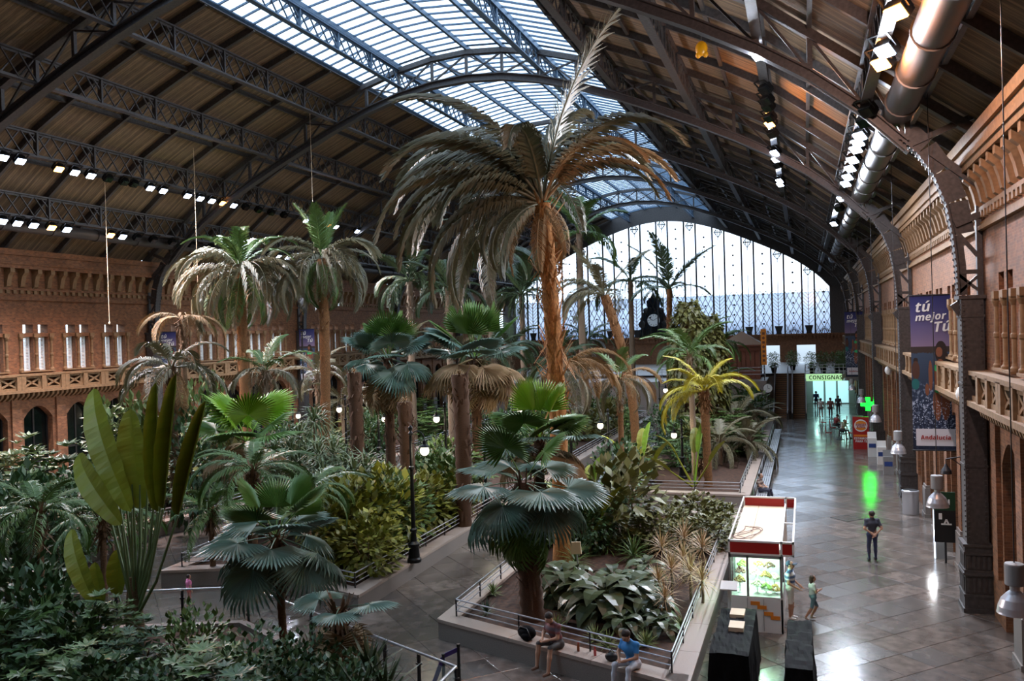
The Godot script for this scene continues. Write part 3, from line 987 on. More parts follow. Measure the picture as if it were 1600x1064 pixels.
func make_bush(n: int, size: float, shape := "round") -> ArrayMesh:   # about one metre in radius, standing on y = 0
	var m := MB.new()
	for i in n:
		var d := rand_dir()
		var r := pow(rng.randf(), .4)
		var p := Vector3(d.x * r, .95 + d.y * r * .95, d.z * r)
		if shape == "tall": p = Vector3(d.x * r * .5, 0, d.z * r * .5) + Vector3.UP * rng.randf_range(.05, 2.0)
		if shape == "column":
			var a := rng.randf() * TAU; var h := rng.randf()
			var q := .5 * (1 - pow(h, 6) * .6) * rng.randf_range(.75, 1.08)
			p = Vector3(cos(a) * q, h * 2.0, sin(a) * q); d = Vector3(cos(a), rng.randf_range(-.9, .1), sin(a)).normalized()
		var dir := (d + rand_dir() * .7 + (Vector3.UP * .25 if shape != "column" else Vector3.ZERO)).normalized()
		m.col = tone(.55, 1.35)
		var l := size * rng.randf_range(.7, 1.3)
		if shape == "hand":   # leaflets held out like fingers
			for k in 7:
				var a := TAU * k / 7
				var e := (Vector3(cos(a), .15, sin(a)) + d * .35).normalized()
				leaf(m, p, e, (Vector3.UP + d * .4).normalized(), l, l * .17)
		else:
			leaf(m, p, dir, (Vector3.UP + d * .3).normalized(), l, l * (.3 if shape != "column" else .42))
	return m.mesh()
func make_spikes(n: int, l: float, w: float, droop: float, low_a: float) -> ArrayMesh:
	var m := MB.new()
	for i in n:
		var f := float(i) / n
		var a := i * 2.399
		var e := lerpf(low_a, 1.35, f) + rng.randf_range(-.12, .12)
		var d := Vector3(cos(a) * cos(e), sin(e), sin(a) * cos(e))
		var s := d.cross(Vector3.UP).normalized() * w
		var b := Vector3(0, f * .12, 0)
		var k := l * rng.randf_range(.75, 1.1)
		var mid := b + d * k * .5
		var tip := mid + (d - Vector3.UP * droop).normalized() * k * .5
		m.col = tone(.75, 1.25)
		m.quad(b - s * .6, b + s * .6, mid + s, mid - s); m.tri(mid - s, mid + s, tip)
	return m.mesh()
func make_broad(n: int, l: float) -> ArrayMesh:
	var m := MB.new()
	for i in n:
		var a := i * 2.399 + rng.randf_range(-.2, .2)
		var f := float(i) / n
		var out := Vector3(cos(a), 0, sin(a))
		var b := out * lerpf(.45, .1, f) * l + Vector3.UP * lerpf(.35, 1.0, f) * l
		m.col = Color(.9, 1.0, .7)
		m.rod(Vector3.ZERO, b, .008, 4)
		var side := Vector3.UP.cross(out) * l * rng.randf_range(.24, .31)
		m.col = tone(.75, 1.25)
		var el := lerpf(.1, .9, f)
		var c := b
		var last := [c, c]
		for k in 5:
			var s := float(k + 1) / 5
			var ang := el - 1.5 * s
			var nx := c + (out * cos(ang) + Vector3.UP * sin(ang)) * l * .22
			var w: float = [.75, 1.0, .9, .55, .02][k]
			var lf := nx + side * w + Vector3.UP * .05 * l * w; var rt := nx - side * w + Vector3.UP * .05 * l * w
			m.quad(c, last[0], lf, nx); m.quad(nx, rt, last[1], c)
			last = [lf, rt]; c = nx
	return m.mesh()
func make_leaves() -> void:
	frond = [make_frond(1.25, 62, .2, .4, .0075), make_frond(2.0, 62, .2, .6, .0075), make_frond(.6, 60, .2, .25, .0075), make_frond(2.1, 90, .2, 1.0, .006), make_frond(1.2, 80, .2, .9, .006), make_frond(2.15, 130, .16, 1.0, .0062), make_frond(1.5, 130, .16, .8, .0062)]
	fans = [make_fan(38, 2.3, .12, .95), make_fan(38, 2.4, .34, .95), make_fan(32, 1.5, .02, .8)]
	paddles = [make_paddle(1.0, .13, .25, .5), make_paddle(.9, .15, .9, .3), make_paddle(1.1, .09, .12, 1.15)]
	bushes = {"fine": make_bush(1100, .17), "mid": make_bush(700, .26), "big": make_bush(330, .42), "hand": make_bush(130, .3, "hand"), "tall": make_bush(800, .2, "tall"), "column": make_bush(2600, .13, "column")}
	spikes = [make_spikes(70, .75, .018, .35, -.5), make_spikes(60, .9, .03, .8, -.9), make_spikes(40, .8, .035, .3, .1)]
	broads = [make_broad(22, .75), make_broad(28, .8), make_broad(16, .7)]

# ---------------------------------------------------------------- plant builders
func stem_path(to: Vector3, bow: Vector3, n := 9) -> PackedVector3Array:
	var p := PackedVector3Array()
	for i in n + 1:
		var f := float(i) / n
		p.append(to * f + bow * sin(PI * f))
	return p
func trunk(o: Node3D, to: Vector3, r0: float, r1: float, m: Material, bow := Vector3.ZERO, fibre := 0.0, shag := 1.0) -> void:
	var n := 26
	var p := stem_path(to, bow, n)
	var r := PackedFloat32Array()
	for i in n + 1:
		var f := float(i) / n
		r.append(lerpf(r0, r1, f) * (1.0 + (.07 if i % 2 else -.05)) * (1.25 if i == 0 else 1.0))
	var b := MB.new()
	b.tube(p, r, 10)
	part(b, "trunk", m, o)
	if fibre > 0.0:   # old leaf bases and hanging fibres under the crown
		b = MB.new()
		for i in int(110 * shag * shag):
			var f := 1.0 - pow(rng.randf(), 1.3) * fibre
			var j := f * n
			var c: Vector3 = p[int(j)].lerp(p[mini(int(j) + 1, n)], fposmod(j, 1.0))
			var a := rng.randf() * TAU
			var out := Vector3(cos(a), 0, sin(a))
			var rr := lerpf(r0, r1, f)
			var s := Vector3(-sin(a), 0, cos(a)) * rng.randf_range(.025, .06)
			var bb := c + out * rr * .9
			var up := rng.randf_range(.1, .5) * (1.0 if i % 2 else -1.0)
			var tip := bb + out * rng.randf_range(.08, .32) * shag + Vector3.UP * up * shag
			b.quad(bb - s, bb + s, tip + s * .5, tip - s * .5)
		tag(part(b, "leaf_bases", m, o), "", "", "", "stuff")
# rings: [count, pitch low, pitch high, length, mesh index, material]
func palm(called: String, label: String, crown: Vector3, ground: float, foot: Vector2, r0: float, r1: float, tm: Material, rings: Array, bow := Vector3.ZERO, fibre := .25, fan := false, group := "") -> Node3D:
	var base := Vector3(crown.x + foot.x, ground, crown.z - foot.y)
	var o := thing(called, base)
	tag(o, label, "palm", group)
	trunk(o, crown - base, r0, r1, tm, bow, fibre, 1.7 if called == "tall_feather_palm" else 1.0)
	var turn := rng.randf() * TAU
	for q in rings:
		for k in q[0]:
			turn += 2.399
			var az: float = turn + rng.randf_range(-.25, .25)
			if q.size() > 6: az = q[6] + (k - (q[0] - 1) * .5) * q[7] + rng.randf_range(-.1, .1)
			var pt := rng.randf_range(q[1], q[2])
			var b := Basis(Vector3.UP, az) * Basis(Vector3.BACK, pt) * Basis(Vector3.RIGHT, rng.randf_range(-.25, .25))
			part(fans[q[4]] if fan else frond[q[4]], "fan_leaf" if fan else "frond", q[5], o, Transform3D(b.scaled_local(Vector3.ONE * q[3] * rng.randf_range(.88, 1.1)), crown - base + b.x * r1 * .5))
	return o
func bush(kind: String, m: Material, at: Vector3, s: Vector3, label: String, called := "leafy_shrub", group := "") -> Node3D:
	var o := thing(called, at, rng.randf() * TAU)
	tag(o, label, "shrub", group)
	part(bushes[kind], "foliage", m, o, Transform3D(Basis().scaled(s), Vector3.ZERO))
	var b := MB.new()
	for k in 4:
		var a := k * 1.7
		b.tube(PackedVector3Array([Vector3.ZERO, Vector3(cos(a) * .2 * s.x, s.y * .6, sin(a) * .2 * s.z), Vector3(cos(a) * .5 * s.x, s.y * 1.3, sin(a) * .5 * s.z)]), PackedFloat32Array([.035, .025, .01]), 5)
	part(b, "stems", M.trunk, o)
	return o
func plant(mesh: Mesh, m: Material, at: Vector3, s: float, label: String, called: String, category: String, group := "", stem := 0.0) -> Node3D:
	var o := thing(called, at, rng.randf() * TAU)
	tag(o, label, category, group)
	part(mesh, "leaves", m, o, Transform3D(Basis().scaled(Vector3.ONE * s), Vector3(0, stem, 0)))
	if stem > 0:
		var b := MB.new()
		b.tube(PackedVector3Array([Vector3.ZERO, Vector3(.03, stem * .5, 0), Vector3(0, stem + .05, 0)]), PackedFloat32Array([.05, .04, .035]), 6)
		part(b, "stem", M.trunk_grey, o)
	return o

func build_plants() -> void:
	var c: Vector3
	# the tall palm in the middle
	c = dp(848, 318, 28.2)
	palm("tall_feather_palm", "tallest palm, shaggy orange trunk coloured as lit and huge arching grey fronds", c, .42, Vector2(.35, 0), .3, .26, M.trunk_orange_lit, [
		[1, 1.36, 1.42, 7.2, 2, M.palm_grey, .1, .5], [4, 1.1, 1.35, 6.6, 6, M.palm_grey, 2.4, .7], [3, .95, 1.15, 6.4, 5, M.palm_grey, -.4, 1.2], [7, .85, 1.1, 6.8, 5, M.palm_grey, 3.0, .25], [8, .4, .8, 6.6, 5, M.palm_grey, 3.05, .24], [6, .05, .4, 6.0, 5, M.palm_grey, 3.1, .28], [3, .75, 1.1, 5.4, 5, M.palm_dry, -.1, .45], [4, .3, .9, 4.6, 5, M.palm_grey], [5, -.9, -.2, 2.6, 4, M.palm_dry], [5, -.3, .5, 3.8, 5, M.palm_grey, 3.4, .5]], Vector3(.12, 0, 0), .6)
	c = dp(376, 425, 40)
	palm("feather_palm", "palm with a mop of grey-green fronds hanging down before the brick wall", c, .42, Vector2(.4, 0), .28, .3, M.trunk_tan, [[7, .9, 1.4, 3.8, 1, M.palm_green], [13, .3, .9, 4.6, 3, M.palm_grey], [13, -.1, .4, 4.6, 3, M.palm_grey], [6, -.7, -.2, 3.8, 3, M.palm_green]], Vector3(-.2, 0, 0), .4)
	c = dp(503, 405, 42)
	palm("feather_palm", "palm with an upright spear of fronds and shaggy straw trunk", c, .42, Vector2(-.3, 0), .26, .3, M.trunk_tan, [[5, 1.1, 1.45, 3.6, 2, M.palm_green], [11, .3, .9, 3.9, 1, M.palm_grey], [12, -.3, .3, 4.0, 3, M.palm_grey], [6, -.9, -.4, 3.0, 3, M.palm_green]], Vector3(.15, 0, 0), .5)
	c = dp(700, 455, 54)
	palm("feather_palm", "dark green palm with short arching fronds behind the fan palms", c, .42, Vector2(0, 0), .25, .2, M.trunk_grey, [[5, .8, 1.3, 3.6, 0, M.palm_dark], [9, .1, .7, 3.6, 1, M.palm_dark]])
	c = dp(765, 400, 57)
	palm("feather_palm", "tall dark green palm with stiff upright fronds left of the shaggy trunk", c, .42, Vector2(0, 0), .25, .2, M.trunk_grey, [[6, .8, 1.4, 4.4, 0, M.palm_dark], [9, .2, .7, 4.2, 1, M.palm_dark]])
	c = dp(905, 365, 60)
	palm("feather_palm", "bright green palm rising just behind the tallest palm's trunk", c, .42, Vector2(0, 0), .26, .2, M.trunk_grey, [[7, .7, 1.4, 4.4, 0, M.palm_green], [7, .1, .6, 4.2, 1, M.palm_green]])
	c = dp(640, 440, 56)
	palm("feather_palm", "dark palm seen under the tallest palm's hanging fronds", c, .42, Vector2(0, 0), .25, .2, M.trunk_grey, [[7, .7, 1.3, 4.0, 0, M.palm_dark], [10, 0.0, .6, 4.0, 1, M.palm_dark]])
	c = dp(815, 462, 66)
	palm("feather_palm", "dark palm screening the garden-side end of the arched window", c, .42, Vector2(0, 0), .25, .2, M.trunk_grey, [[7, .7, 1.4, 4.6, 0, M.palm_dark], [11, 0.0, .6, 4.6, 1, M.palm_dark]])
	c = dp(985, 440, 72)
	palm("feather_palm", "dark palm with arching fronds right before the black clock", c, .42, Vector2(0, 0), .25, .2, M.trunk_grey, [[4, .8, 1.4, 4.2, 0, M.palm_dark], [9, 0.1, .6, 4.2, 1, M.palm_dark]])
	c = dp(945, 462, 50)
	palm("feather_palm", "leaning palm with bent straw-coloured trunk and fronds swept to one side", c, .42, Vector2(1.6, 0), .25, .28, M.trunk_tan, [[4, .7, 1.3, 3.6, 2, M.palm_grey], [6, .2, .9, 3.8, 3, M.palm_grey, 3.1, .35], [4, .1, .6, 3.0, 1, M.palm_grey]], Vector3(.5, 0, 0), .4)
	c = dp(1046, 452, 66)
	palm("feather_palm", "slender palm with sparse fronds silhouetted against the arched window", c, .42, Vector2(-.3, 0), .22, .2, M.trunk_tan, [[5, .9, 1.35, 4.4, 2, M.palm_dark], [6, .3, .8, 3.8, 0, M.palm_dark]], Vector3.ZERO, .3)
	c = dp(968, 592, 38.5)
	palm("feather_palm", "young palm with browning fronds on a thin bare trunk", c, .42, Vector2(0, 0), .12, .13, M.trunk_tan, [[3, .9, 1.3, 2.2, 0, M.palm_green], [8, .2, .8, 2.3, 1, M.palm_dry], [6, -.6, .1, 2.2, 3, M.palm_grey]])
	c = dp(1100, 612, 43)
	palm("yellow_lit_palm", "palm with fronds coloured as lit yellow-green beside the concourse", c, .42, Vector2(.1, 0), .2, .22, M.trunk_tan, [[6, .6, 1.3, 2.4, 0, M.palm_yellow_lit], [7, .3, .9, 2.9, 1, M.palm_yellow_lit], [3, -.3, .3, 3.0, 3, M.palm_yellow_lit, 3.0, .5]])
	c = dp(268, 575, 30)
	palm("feather_palm", "palm with drooping striped fronds behind the giant paddle leaves", c, .42, Vector2(0, 0), .2, .18, M.trunk, [[6, .5, 1.1, 3.0, 1, M.palm_grey], [9, -.1, .5, 3.1, 3, M.palm_grey], [3, -.9, -.5, 2.6, 3, M.palm_dry]])
	c = dp(285, 498, 36)
	palm("feather_palm", "palm with a single flat crown of dry grey fronds before the brick wall", c, .42, Vector2(0, 0), .16, .15, M.trunk, [[7, .1, .5, 2.6, 1, M.fan_dry]])
	c = dp(415, 580, 34)
	palm("feather_palm", "small palm with pale hanging frond above the bright fan palm", c, .42, Vector2(0, 0), .14, .14, M.trunk_grey, [[5, .5, 1.2, 2.6, 0, M.palm_green], [6, -.1, .5, 2.6, 1, M.palm_grey], [2, -1.0, -.6, 2.6, 3, M.palm_grey]])
	c = dp(880, 575, 33)
	palm("feather_palm", "palm with rust-brown fronds hanging beside the tallest trunk", c, .42, Vector2(-.3, 0), .16, .15, M.trunk_grey, [[6, .1, .8, 3.0, 3, M.palm_dry, .3, .55], [5, -.3, .5, 2.6, 3, M.palm_grey]])
	for e in [[1150, 655, 58], [1180, 650, 66], [1125, 690, 50], [1170, 690, 52]] + [[1118, 640, 62]]:
		c = dp(e[0], e[1], e[2])
		palm("kentia_palm", "low grey-green palm arching over the bench-side ledge", c, .42, Vector2(0, 0), .12, .1, M.trunk_grey, [[6, .5, 1.2, 2.6, 0, M.palm_grey], [8, -.1, .5, 2.8, 3, M.palm_grey]], Vector3.ZERO, .2, false, "low palms along the benches")
	for e in [[395, 735, 22.5, "sprawling green palm below the bright fan palm"], [60, 800, 17.5, "shadowed palm beside the paddle-leaved plant"], [160, 810, 21, "small feather palm beside the ledge where a child sits"], [480, 770, 24, "blue-green young palm next to the yellow-leaved climber"], [330, 800, 24.5, "low palm overhanging the long ledge and rails"], [20, 1000, 15, "dark palm under the bent paddle leaves"]]:
		c = dp(e[0], e[1], e[2])
		palm("feather_palm", e[3], c, .15, Vector2(0, 0), .1, .09, M.trunk, [[6, .6, 1.2, 2.0, 0, M.palm_green], [9, .0, .6, 2.1, 1, M.palm_green]])
	# fan palms
	c = dp(606, 560, 36)
	palm("fan_palm", "fan palm with blue-green leaves over a skirted trunk, by the brown stumps", c, .42, Vector2(0, 0), .24, .2, M.fibre, [[7, .7, 1.4, 1.2, 2, M.fan_green], [8, .1, .7, 1.2, 0, M.fan_blue], [8, -.7, 0.0, 1.2, 1, M.fan_blue], [8, -1.3, -.8, 1.2, 1, M.fan_dry]], Vector3.ZERO, .6, true)
	c = dp(742, 560, 38)
	palm("fan_palm", "large fan palm with yellow-green leaves left of the tallest trunk", c, .42, Vector2(0, 0), .26, .22, M.fibre, [[9, .7, 1.4, 1.5, 2, M.fan_green], [9, .1, .7, 1.45, 0, M.fan_blue], [9, -.7, 0.0, 1.4, 1, M.fan_dry], [8, -1.3, -.8, 1.3, 1, M.fan_dry]], Vector3.ZERO, .6, true)
	c = dp(842, 688, 25.6)
	palm("fan_palm", "fan palm with two bright upright leaves against the tallest trunk", c, .42, Vector2(-.1, 0), .18, .16, M.fibre, [[3, 1.15, 1.35, 1.15, 2, M.fan_bright, 1.5, 1.4], [6, .2, .8, 1.0, 0, M.fan_green], [5, -.3, .2, 1.0, 0, M.fan_blue], [4, -.8, -.3, 1.0, 1, M.fan_dry]], Vector3.ZERO, .6, true)
	c = dp(818, 752, 22.3)
	palm("fan_palm", "fan palm with broad drooping blue-grey fans on a stout ringed trunk", c, .42, Vector2(.15, 0), .33, .26, M.fibre, [[2, .5, 1.0, 1.0, 0, M.fan_green], [6, -.2, .2, 1.12, 0, M.fan_blue], [5, -.8, -.4, 1.15, 1, M.fan_blue], [4, -1.3, -.95, 1.15, 1, M.fan_green]], Vector3.ZERO, .8, true)
	c = dp(432, 838, 18.6)
	palm("fan_palm", "slim fan palm leaning over the balustrade with wide blue fans", c, .12, Vector2(0, .2), .1, .11, M.trunk, [[6, .5, 1.2, .95, 2, M.fan_green], [7, -.2, .4, .95, 0, M.fan_blue], [7, -.9, -.2, 1.0, 1, M.fan_blue]], Vector3.ZERO, .4, true)
	c = dp(386, 690, 27)
	palm("fan_palm", "fan palm with one vivid green upright fan on a thin stem", c, .42, Vector2(0, 0), .1, .1, M.trunk, [[4, .8, 1.35, 1.25, 0, M.fan_bright], [6, .0, .6, 1.2, 0, M.fan_green], [5, -.8, -.1, 1.1, 1, M.fan_dry]], Vector3.ZERO, .4, true)
	c = dp(530, 950, 16.4)
	palm("fan_palm", "fan palm whose ragged lower fans spill over the handrail", c, .12, Vector2(0, 0), .12, .11, M.trunk, [[3, -.1, .3, .7, 0, M.fan_blue], [5, -1.3, -.5, .75, 1, M.fan_dry]], Vector3.ZERO, .4, true)
	# giant paddle-leaved plant in front
	var base := gp(243, 1030, .12)
	base = V(base.x, .12, 17.2)
	var o := thing("travellers_palm", base)
	tag(o, "giant plant with upright paddle leaves, tallest thing on the front island", "plant")
	var b := MB.new()
	b.tube(PackedVector3Array([Vector3.ZERO, Vector3(.02, .7, 0), Vector3(0, 1.6, 0), Vector3(-.02, 2.3, 0)]), PackedFloat32Array([.22, .24, .2, .1]), 10)
	part(b, "trunk", M.trunk, o)
	# [pixel of blade's foot, pixel of its tip, distance, width factor, mesh]
	for e in [[[205, 800], [107, 590], 17.0, .62, 1], [[222, 795], [198, 640], 17.4, 1.05, 0], [[247, 800], [241, 598], 17.3, .8, 2], [[255, 795], [272, 585], 17.0, .8, 2], [[278, 805], [318, 628], 16.8, .85, 2], [[190, 820], [92, 700], 16.6, .8, 1], [[147, 940], [90, 825], 16.2, .85, 1], [[200, 1010], [75, 975], 16.0, .7, 1], [[185, 930], [182, 860], 17.8, 1.4, 0], [[160, 940], [146, 880], 18.0, 1.4, 0], [[212, 985], [210, 890], 17.5, .7, 2]]:
		var foot := dp(e[0][0], e[0][1], e[2]) - base
		var tip := dp(e[1][0], e[1][1], e[2] - .2) - base
		var x := (tip - foot); var len := x.length()
		x = x.normalized()
		var z := x.cross(Vector3(.35, .1, 1).normalized()).normalized()
		var bs := Basis(x, z.cross(x).normalized(), z)
		var stalk := MB.new()
		stalk.tube(PackedVector3Array([Vector3(0, 1.2, 0), foot * .5 + Vector3(0, .3, 0), foot]), PackedFloat32Array([.05, .035, .025]), 6)
		part(stalk, "stalk", M.spike_green, o)
		part(make_paddle(0.0, .16 * e[3], [.25, .8, .12][e[4]], [.5, .3, 1.1][e[4]]), "paddle_leaf", M.paddle, o, Transform3D(bs.scaled_local(Vector3(len, len, len)), foot))
	for k in 9:   # bare stalks fanning from the trunk
		var stalk := MB.new()
		stalk.tube(PackedVector3Array([Vector3(0, 1.4, 0), Vector3(-.5 + k * .14, 3.0, -.05), Vector3(-.9 + k * .24, 4.6, 0)]), PackedFloat32Array([.05, .035, .02]), 6)
		part(stalk, "stalk", M.spike_green, o)
	# banana plants in the middle beds
	for e in [[912, 790, 30, "banana plant with one round-tipped leaf beside the tallest palm"], [1000, 760, 42, "banana plant at the corner of the bench-side bed"], [1085, 770, 42.5, "banana plant with pale leaf under the yellow palm"]]:
		o = thing("banana_plant", V(dp(e[0], e[1], e[2]).x, .42, e[2]))
		tag(o, e[3], "plant")
		for k in 5:
			var bs := Basis(Vector3.UP, k * 2.3 + 1.0) * Basis(Vector3.BACK, [1.35, 1.1, .9, 1.2, .6][k])
			part(paddles[k % 2], "paddle_leaf", M.fan_bright if k == 0 else M.paddle, o, Transform3D(bs.scaled_local(Vector3.ONE * 1.6), bs.x * 1.7))
	# stumps of old palms wrapped in fibre
	for e in [[718, 585, 32, .3, "thick fibrous palm stump with a ragged cap, ivy at its foot"], [632, 628, 29.5, .26, "fibrous stump with a splayed cap just behind the lamp post"], [553, 582, 33, .28, "dark skirted stump beside the blue-green fan palm"], [1093, 725, 46, .2, "short stump under the yellow palm fronds"]]:
		c = dp(e[0], e[1], e[2])
		o = thing("palm_stump", V(c.x, .42, e[2]))
		tag(o, e[4], "stump")
		trunk(o, Vector3(0, c.y - .42, 0), e[3], e[3] * 1.1, M.fibre, Vector3(.06, 0, 0), .9)
		part(spikes[1], "ragged_cap", M.palm_dry, o, Transform3D(Basis().scaled(Vector3(.5, .3, .5)), Vector3(0, c.y - .42, 0)))
	# ivy-clad pillars
	for e in [[1075, 470, 57, 1.0], [1108, 492, 59, .85]]:
		c = dp(e[0], e[1], e[2])
		o = thing("ivy_climber", V(c.x, .42, e[2]))
		tag(o, "tall pillar of ivy, the %s of the pair before the teak pavilion" % ("taller" if e[0] < 1100 else "shorter"), "climber")
		part(bushes["column"], "foliage", M.bush_olive, o, Transform3D(Basis().scaled(Vector3(2.6 * e[3], (c.y - .42) * .5, 2.6 * e[3])), Vector3.ZERO))
		b = MB.new(); b.tube(PackedVector3Array([Vector3.ZERO, Vector3(0, c.y - .8, 0)]), PackedFloat32Array([.45, .35]), 8)
		part(b, "core", M.trunk, o)
	for e in [[982, 625, 55, "slim ivy-clad pole beside the far path"]]:
		c = dp(e[0], e[1], e[2])
		bush("column", M.bush_mid, V(c.x, 0.0, e[2]), Vector3(1.2, (c.y - .42) * .5, 1.2), e[3], "ivy_climber")
	# climber with big yellow-green leaves in front of the lamp-post bed
	for e in [[548, 820, 26.5, 1.5, 1.6], [600, 800, 27.5, 1.4, 1.7], [520, 790, 26, 1.3, 1.4], [660, 760, 31, 1.3, 1.3], [575, 850, 25, 1.2, 1.1], [700, 750, 33, 1.2, 1.2]]:
		c = gp(e[0], e[1] + 45, .42)
		bush("mid", M.vine_yellow, V(dp(e[0], e[1], e[2]).x, .42, e[2]), Vector3(e[3], e[4], e[3]), "climber with big yellow-green leaves on the lamp-post bed", "golden_climber", "golden climbers")
	# dracaena clumps with hanging straps
	for e in [[490, 640, 31], [520, 690, 29.5], [455, 690, 30], [570, 715, 28], [500, 720, 28.5]]:
		c = dp(e[0], e[1], e[2])
		o = plant(spikes[1], M.spike_green, V(c.x, .42, e[2]), 1.3, "dracaena with dense hanging straps beside the golden climbers", "dracaena", "plant", "strap-leaved dracaenas", c.y - 1.0)
		for k in 6: part(spikes[1], "leaves", M.spike_green, o, Transform3D(Basis(Vector3.UP, k * 1.1).scaled(Vector3.ONE * 1.2), Vector3(sin(k * 2.0) * .6, (c.y - 1.0) * (1.0 - k * .13), cos(k * 2.0) * .6)))
	# pale spiky yuccas by the kiosk
	for e in [[1035, 868, .9], [1070, 852, 1.0], [1098, 868, .95], [1050, 905, .9], [1080, 912, 1.0], [1098, 925, .9], [1040, 955, .75], [1068, 885, .85], [1030, 925, .8]]:
		c = gp(e[0], e[1] + 25, .42)
		plant(spikes[0], M.spike_pale, Vector3(c.x, .42, c.z), e[2], "pale spiky yucca on the kiosk-side bed", "yucca", "plant", "pale yuccas", .7)
	# glossy broad-leaved clumps
	for e in [[880, 930, 1.05, 1], [915, 945, 1.0, 0], [945, 962, 1.15, 1], [985, 950, 1.1, 1], [960, 925, .95, 0], [1000, 925, .9, 2], [1015, 962, .95, 0], [895, 905, .85, 2], [975, 985, .75, 2], [1030, 985, .7, 2], [1010, 900, .8, 0]]:
		c = gp(e[0], e[1] + 8, .42)
		plant(broads[e[3]], M.broad_leaf, Vector3(c.x, .42, c.z), e[2], "dark glossy broad-leaved clump in front of the yuccas", "peace_lily", "plant", "broad-leaved clumps")
	for e in [[930, 1002], [950, 1012], [1010, 1010], [1065, 985], [880, 960], [770, 930], [835, 925], [760, 960], [870, 985], [850, 905]]:
		c = gp(e[0], e[1], .42)
		plant(spikes[2], M.bush_pale if int(e[0]) % 20 else M.palm_dark, Vector3(c.x, .42, c.z), .55, "small upright leafy plant near the ledge where men sit", "ground_plant", "plant", "small plants near the ledge")
	# hedge and undergrowth behind them
	for e in [[1040, 830, "mid", 1.0], [1085, 815, "mid", 1.1], [1110, 840, "mid", .95], [1065, 845, "mid", .85], [1010, 840, "mid", .9], [1120, 815, "mid", .9]]:
		c = gp(e[0], e[1] + 20, .42)
		bush(e[2], M.bush_olive, Vector3(c.x, .42, c.z), Vector3(e[3], e[3] * .75, e[3]), "olive-green hedge shrub at the back of the kiosk-side bed", "hedge_shrub", "hedge shrubs")
	for e in [[905, 840], [950, 845], [975, 830], [930, 815], [990, 860], [900, 870]]:
		c = gp(e[0], e[1] + 18, .42)
		plant(spikes[0], M.bush_mid, Vector3(c.x, .42, c.z), 1.1, "feathery grass clump behind the broad leaves", "grass_clump", "plant", "feathery grass clumps", .15)
	# front island thicket
	for e in [[330, 1010, 14.5, "hand", 1.1, "bush_mid"], [300, 960, 15.5, "fine", .9, "bush_mid"], [395, 1000, 15, "fine", 1.1, "bush_dark"], [440, 1040, 14.5, "fine", 1.1, "bush_dark"], [370, 1050, 13.8, "hand", 1.0, "bush_dark"], [170, 930, 15.8, "hand", .8, "bush_mid"], [205, 985, 15, "hand", .8, "bush_dark"], [100, 1020, 14, "hand", 1.0, "bush_mid"], [30, 960, 14.5, "hand", 1.0, "bush_dark"], [60, 900, 16, "mid", 1.0, "bush_dark"], [120, 960, 15.2, "mid", .9, "bush_dark"], [480, 1000, 15.6, "fine", .9, "bush_dark"], [250, 1050, 13.8, "fine", 1.0, "bush_dark"], [20, 850, 17, "mid", 1.1, "bush_dark"], [10, 1050, 13.6, "mid", 1.1, "bush_dark"], [530, 1040, 14.8, "fine", .9, "bush_dark"], [150, 1045, 13.8, "mid", 1.0, "bush_dark"]]:
		c = dp(e[0], e[1], e[2])
		var lift: float = maxf(.12, c.y - e[4] * 1.1)
		o = bush(e[3], M[e[5]], V(c.x, .12, e[2]), Vector3(e[4], maxf(.8, (c.y + .15) * .52), e[4]), {"hand": "shrub with finger-like leaflets on the front island", "fine": "fine-leaved shrub on the front island", "mid": "dense dark shrub on the front island"}[e[3]], "island_shrub", "island shrubs, %s" % e[3])
	for e in [[575, 1000, 15.8], [560, 1040, 15], [600, 1030, 15.6]]:
		c = dp(e[0], e[1], e[2])
		plant(spikes[2], M.palm_dark, V(c.x, .12, e[2]), 1.3, "dark strap-leaved plant against the glass panels", "strap_plant", "plant", "strap plants by the glass", maxf(.1, c.y - 1.0))
	# garden wall side: pale feathery shrubs and small trees
	for e in [[165, 690, 27, "tall", 1.5, "bush_pale", 3.0], [215, 680, 28, "tall", 1.4, "bush_pale", 2.6], [130, 730, 25, "hand", 1.5, "bush_mid", 2.2], [60, 745, 23, "hand", 1.5, "bush_mid", 2.2], [20, 720, 25, "hand", 1.4, "bush_pale", 2.4], [320, 620, 36, "fine", 1.6, "bush_mid", 2.6], [300, 680, 30, "fine", 1.5, "bush_dark", 2.0], [440, 700, 33, "fine", 1.7, "bush_dark", 1.9], [90, 790, 22, "fine", 1.3, "bush_dark", 1.7], [30, 790, 21, "mid", 1.3, "bush_dark", 1.7]]:
		c = dp(e[0], e[1], e[2])
		bush(e[3], M[e[5]], V(c.x, .42 if c.x > -33 else 0.0, e[2]), Vector3(e[4], maxf(.7, (c.y + .8) * .52), e[4]), {"tall": "tall feathery pale shrub before the brick wall", "hand": "shrub with pale finger-like leaflets before the garden wall", "fine": "fine-leaved tree shrub in the wall-side bed", "mid": "dense shrub in the wall-side bed"}[e[3]], "garden_shrub", "wall-side shrubs, %s" % e[3])
	# general undergrowth that fills the far beds
	var kinds := ["fine", "mid", "fine", "big", "hand"]
	var mats := ["bush_dark", "bush_mid", "bush_dark", "bush_olive", "bush_mid"]
	var spots := []
	for k in 44: spots.append([rng.randf_range(-20.5, -13.8), rng.randf_range(27.5, 74)])
	for k in 22: spots.append([rng.randf_range(-8.7, -3.4), rng.randf_range(43, 75)])
	for k in 30: spots.append([rng.randf_range(-32.5, -26.2), rng.randf_range(26, 74)])
	for k in 6: spots.append([rng.randf_range(-8.7, -5.5), rng.randf_range(29, 35.5)])
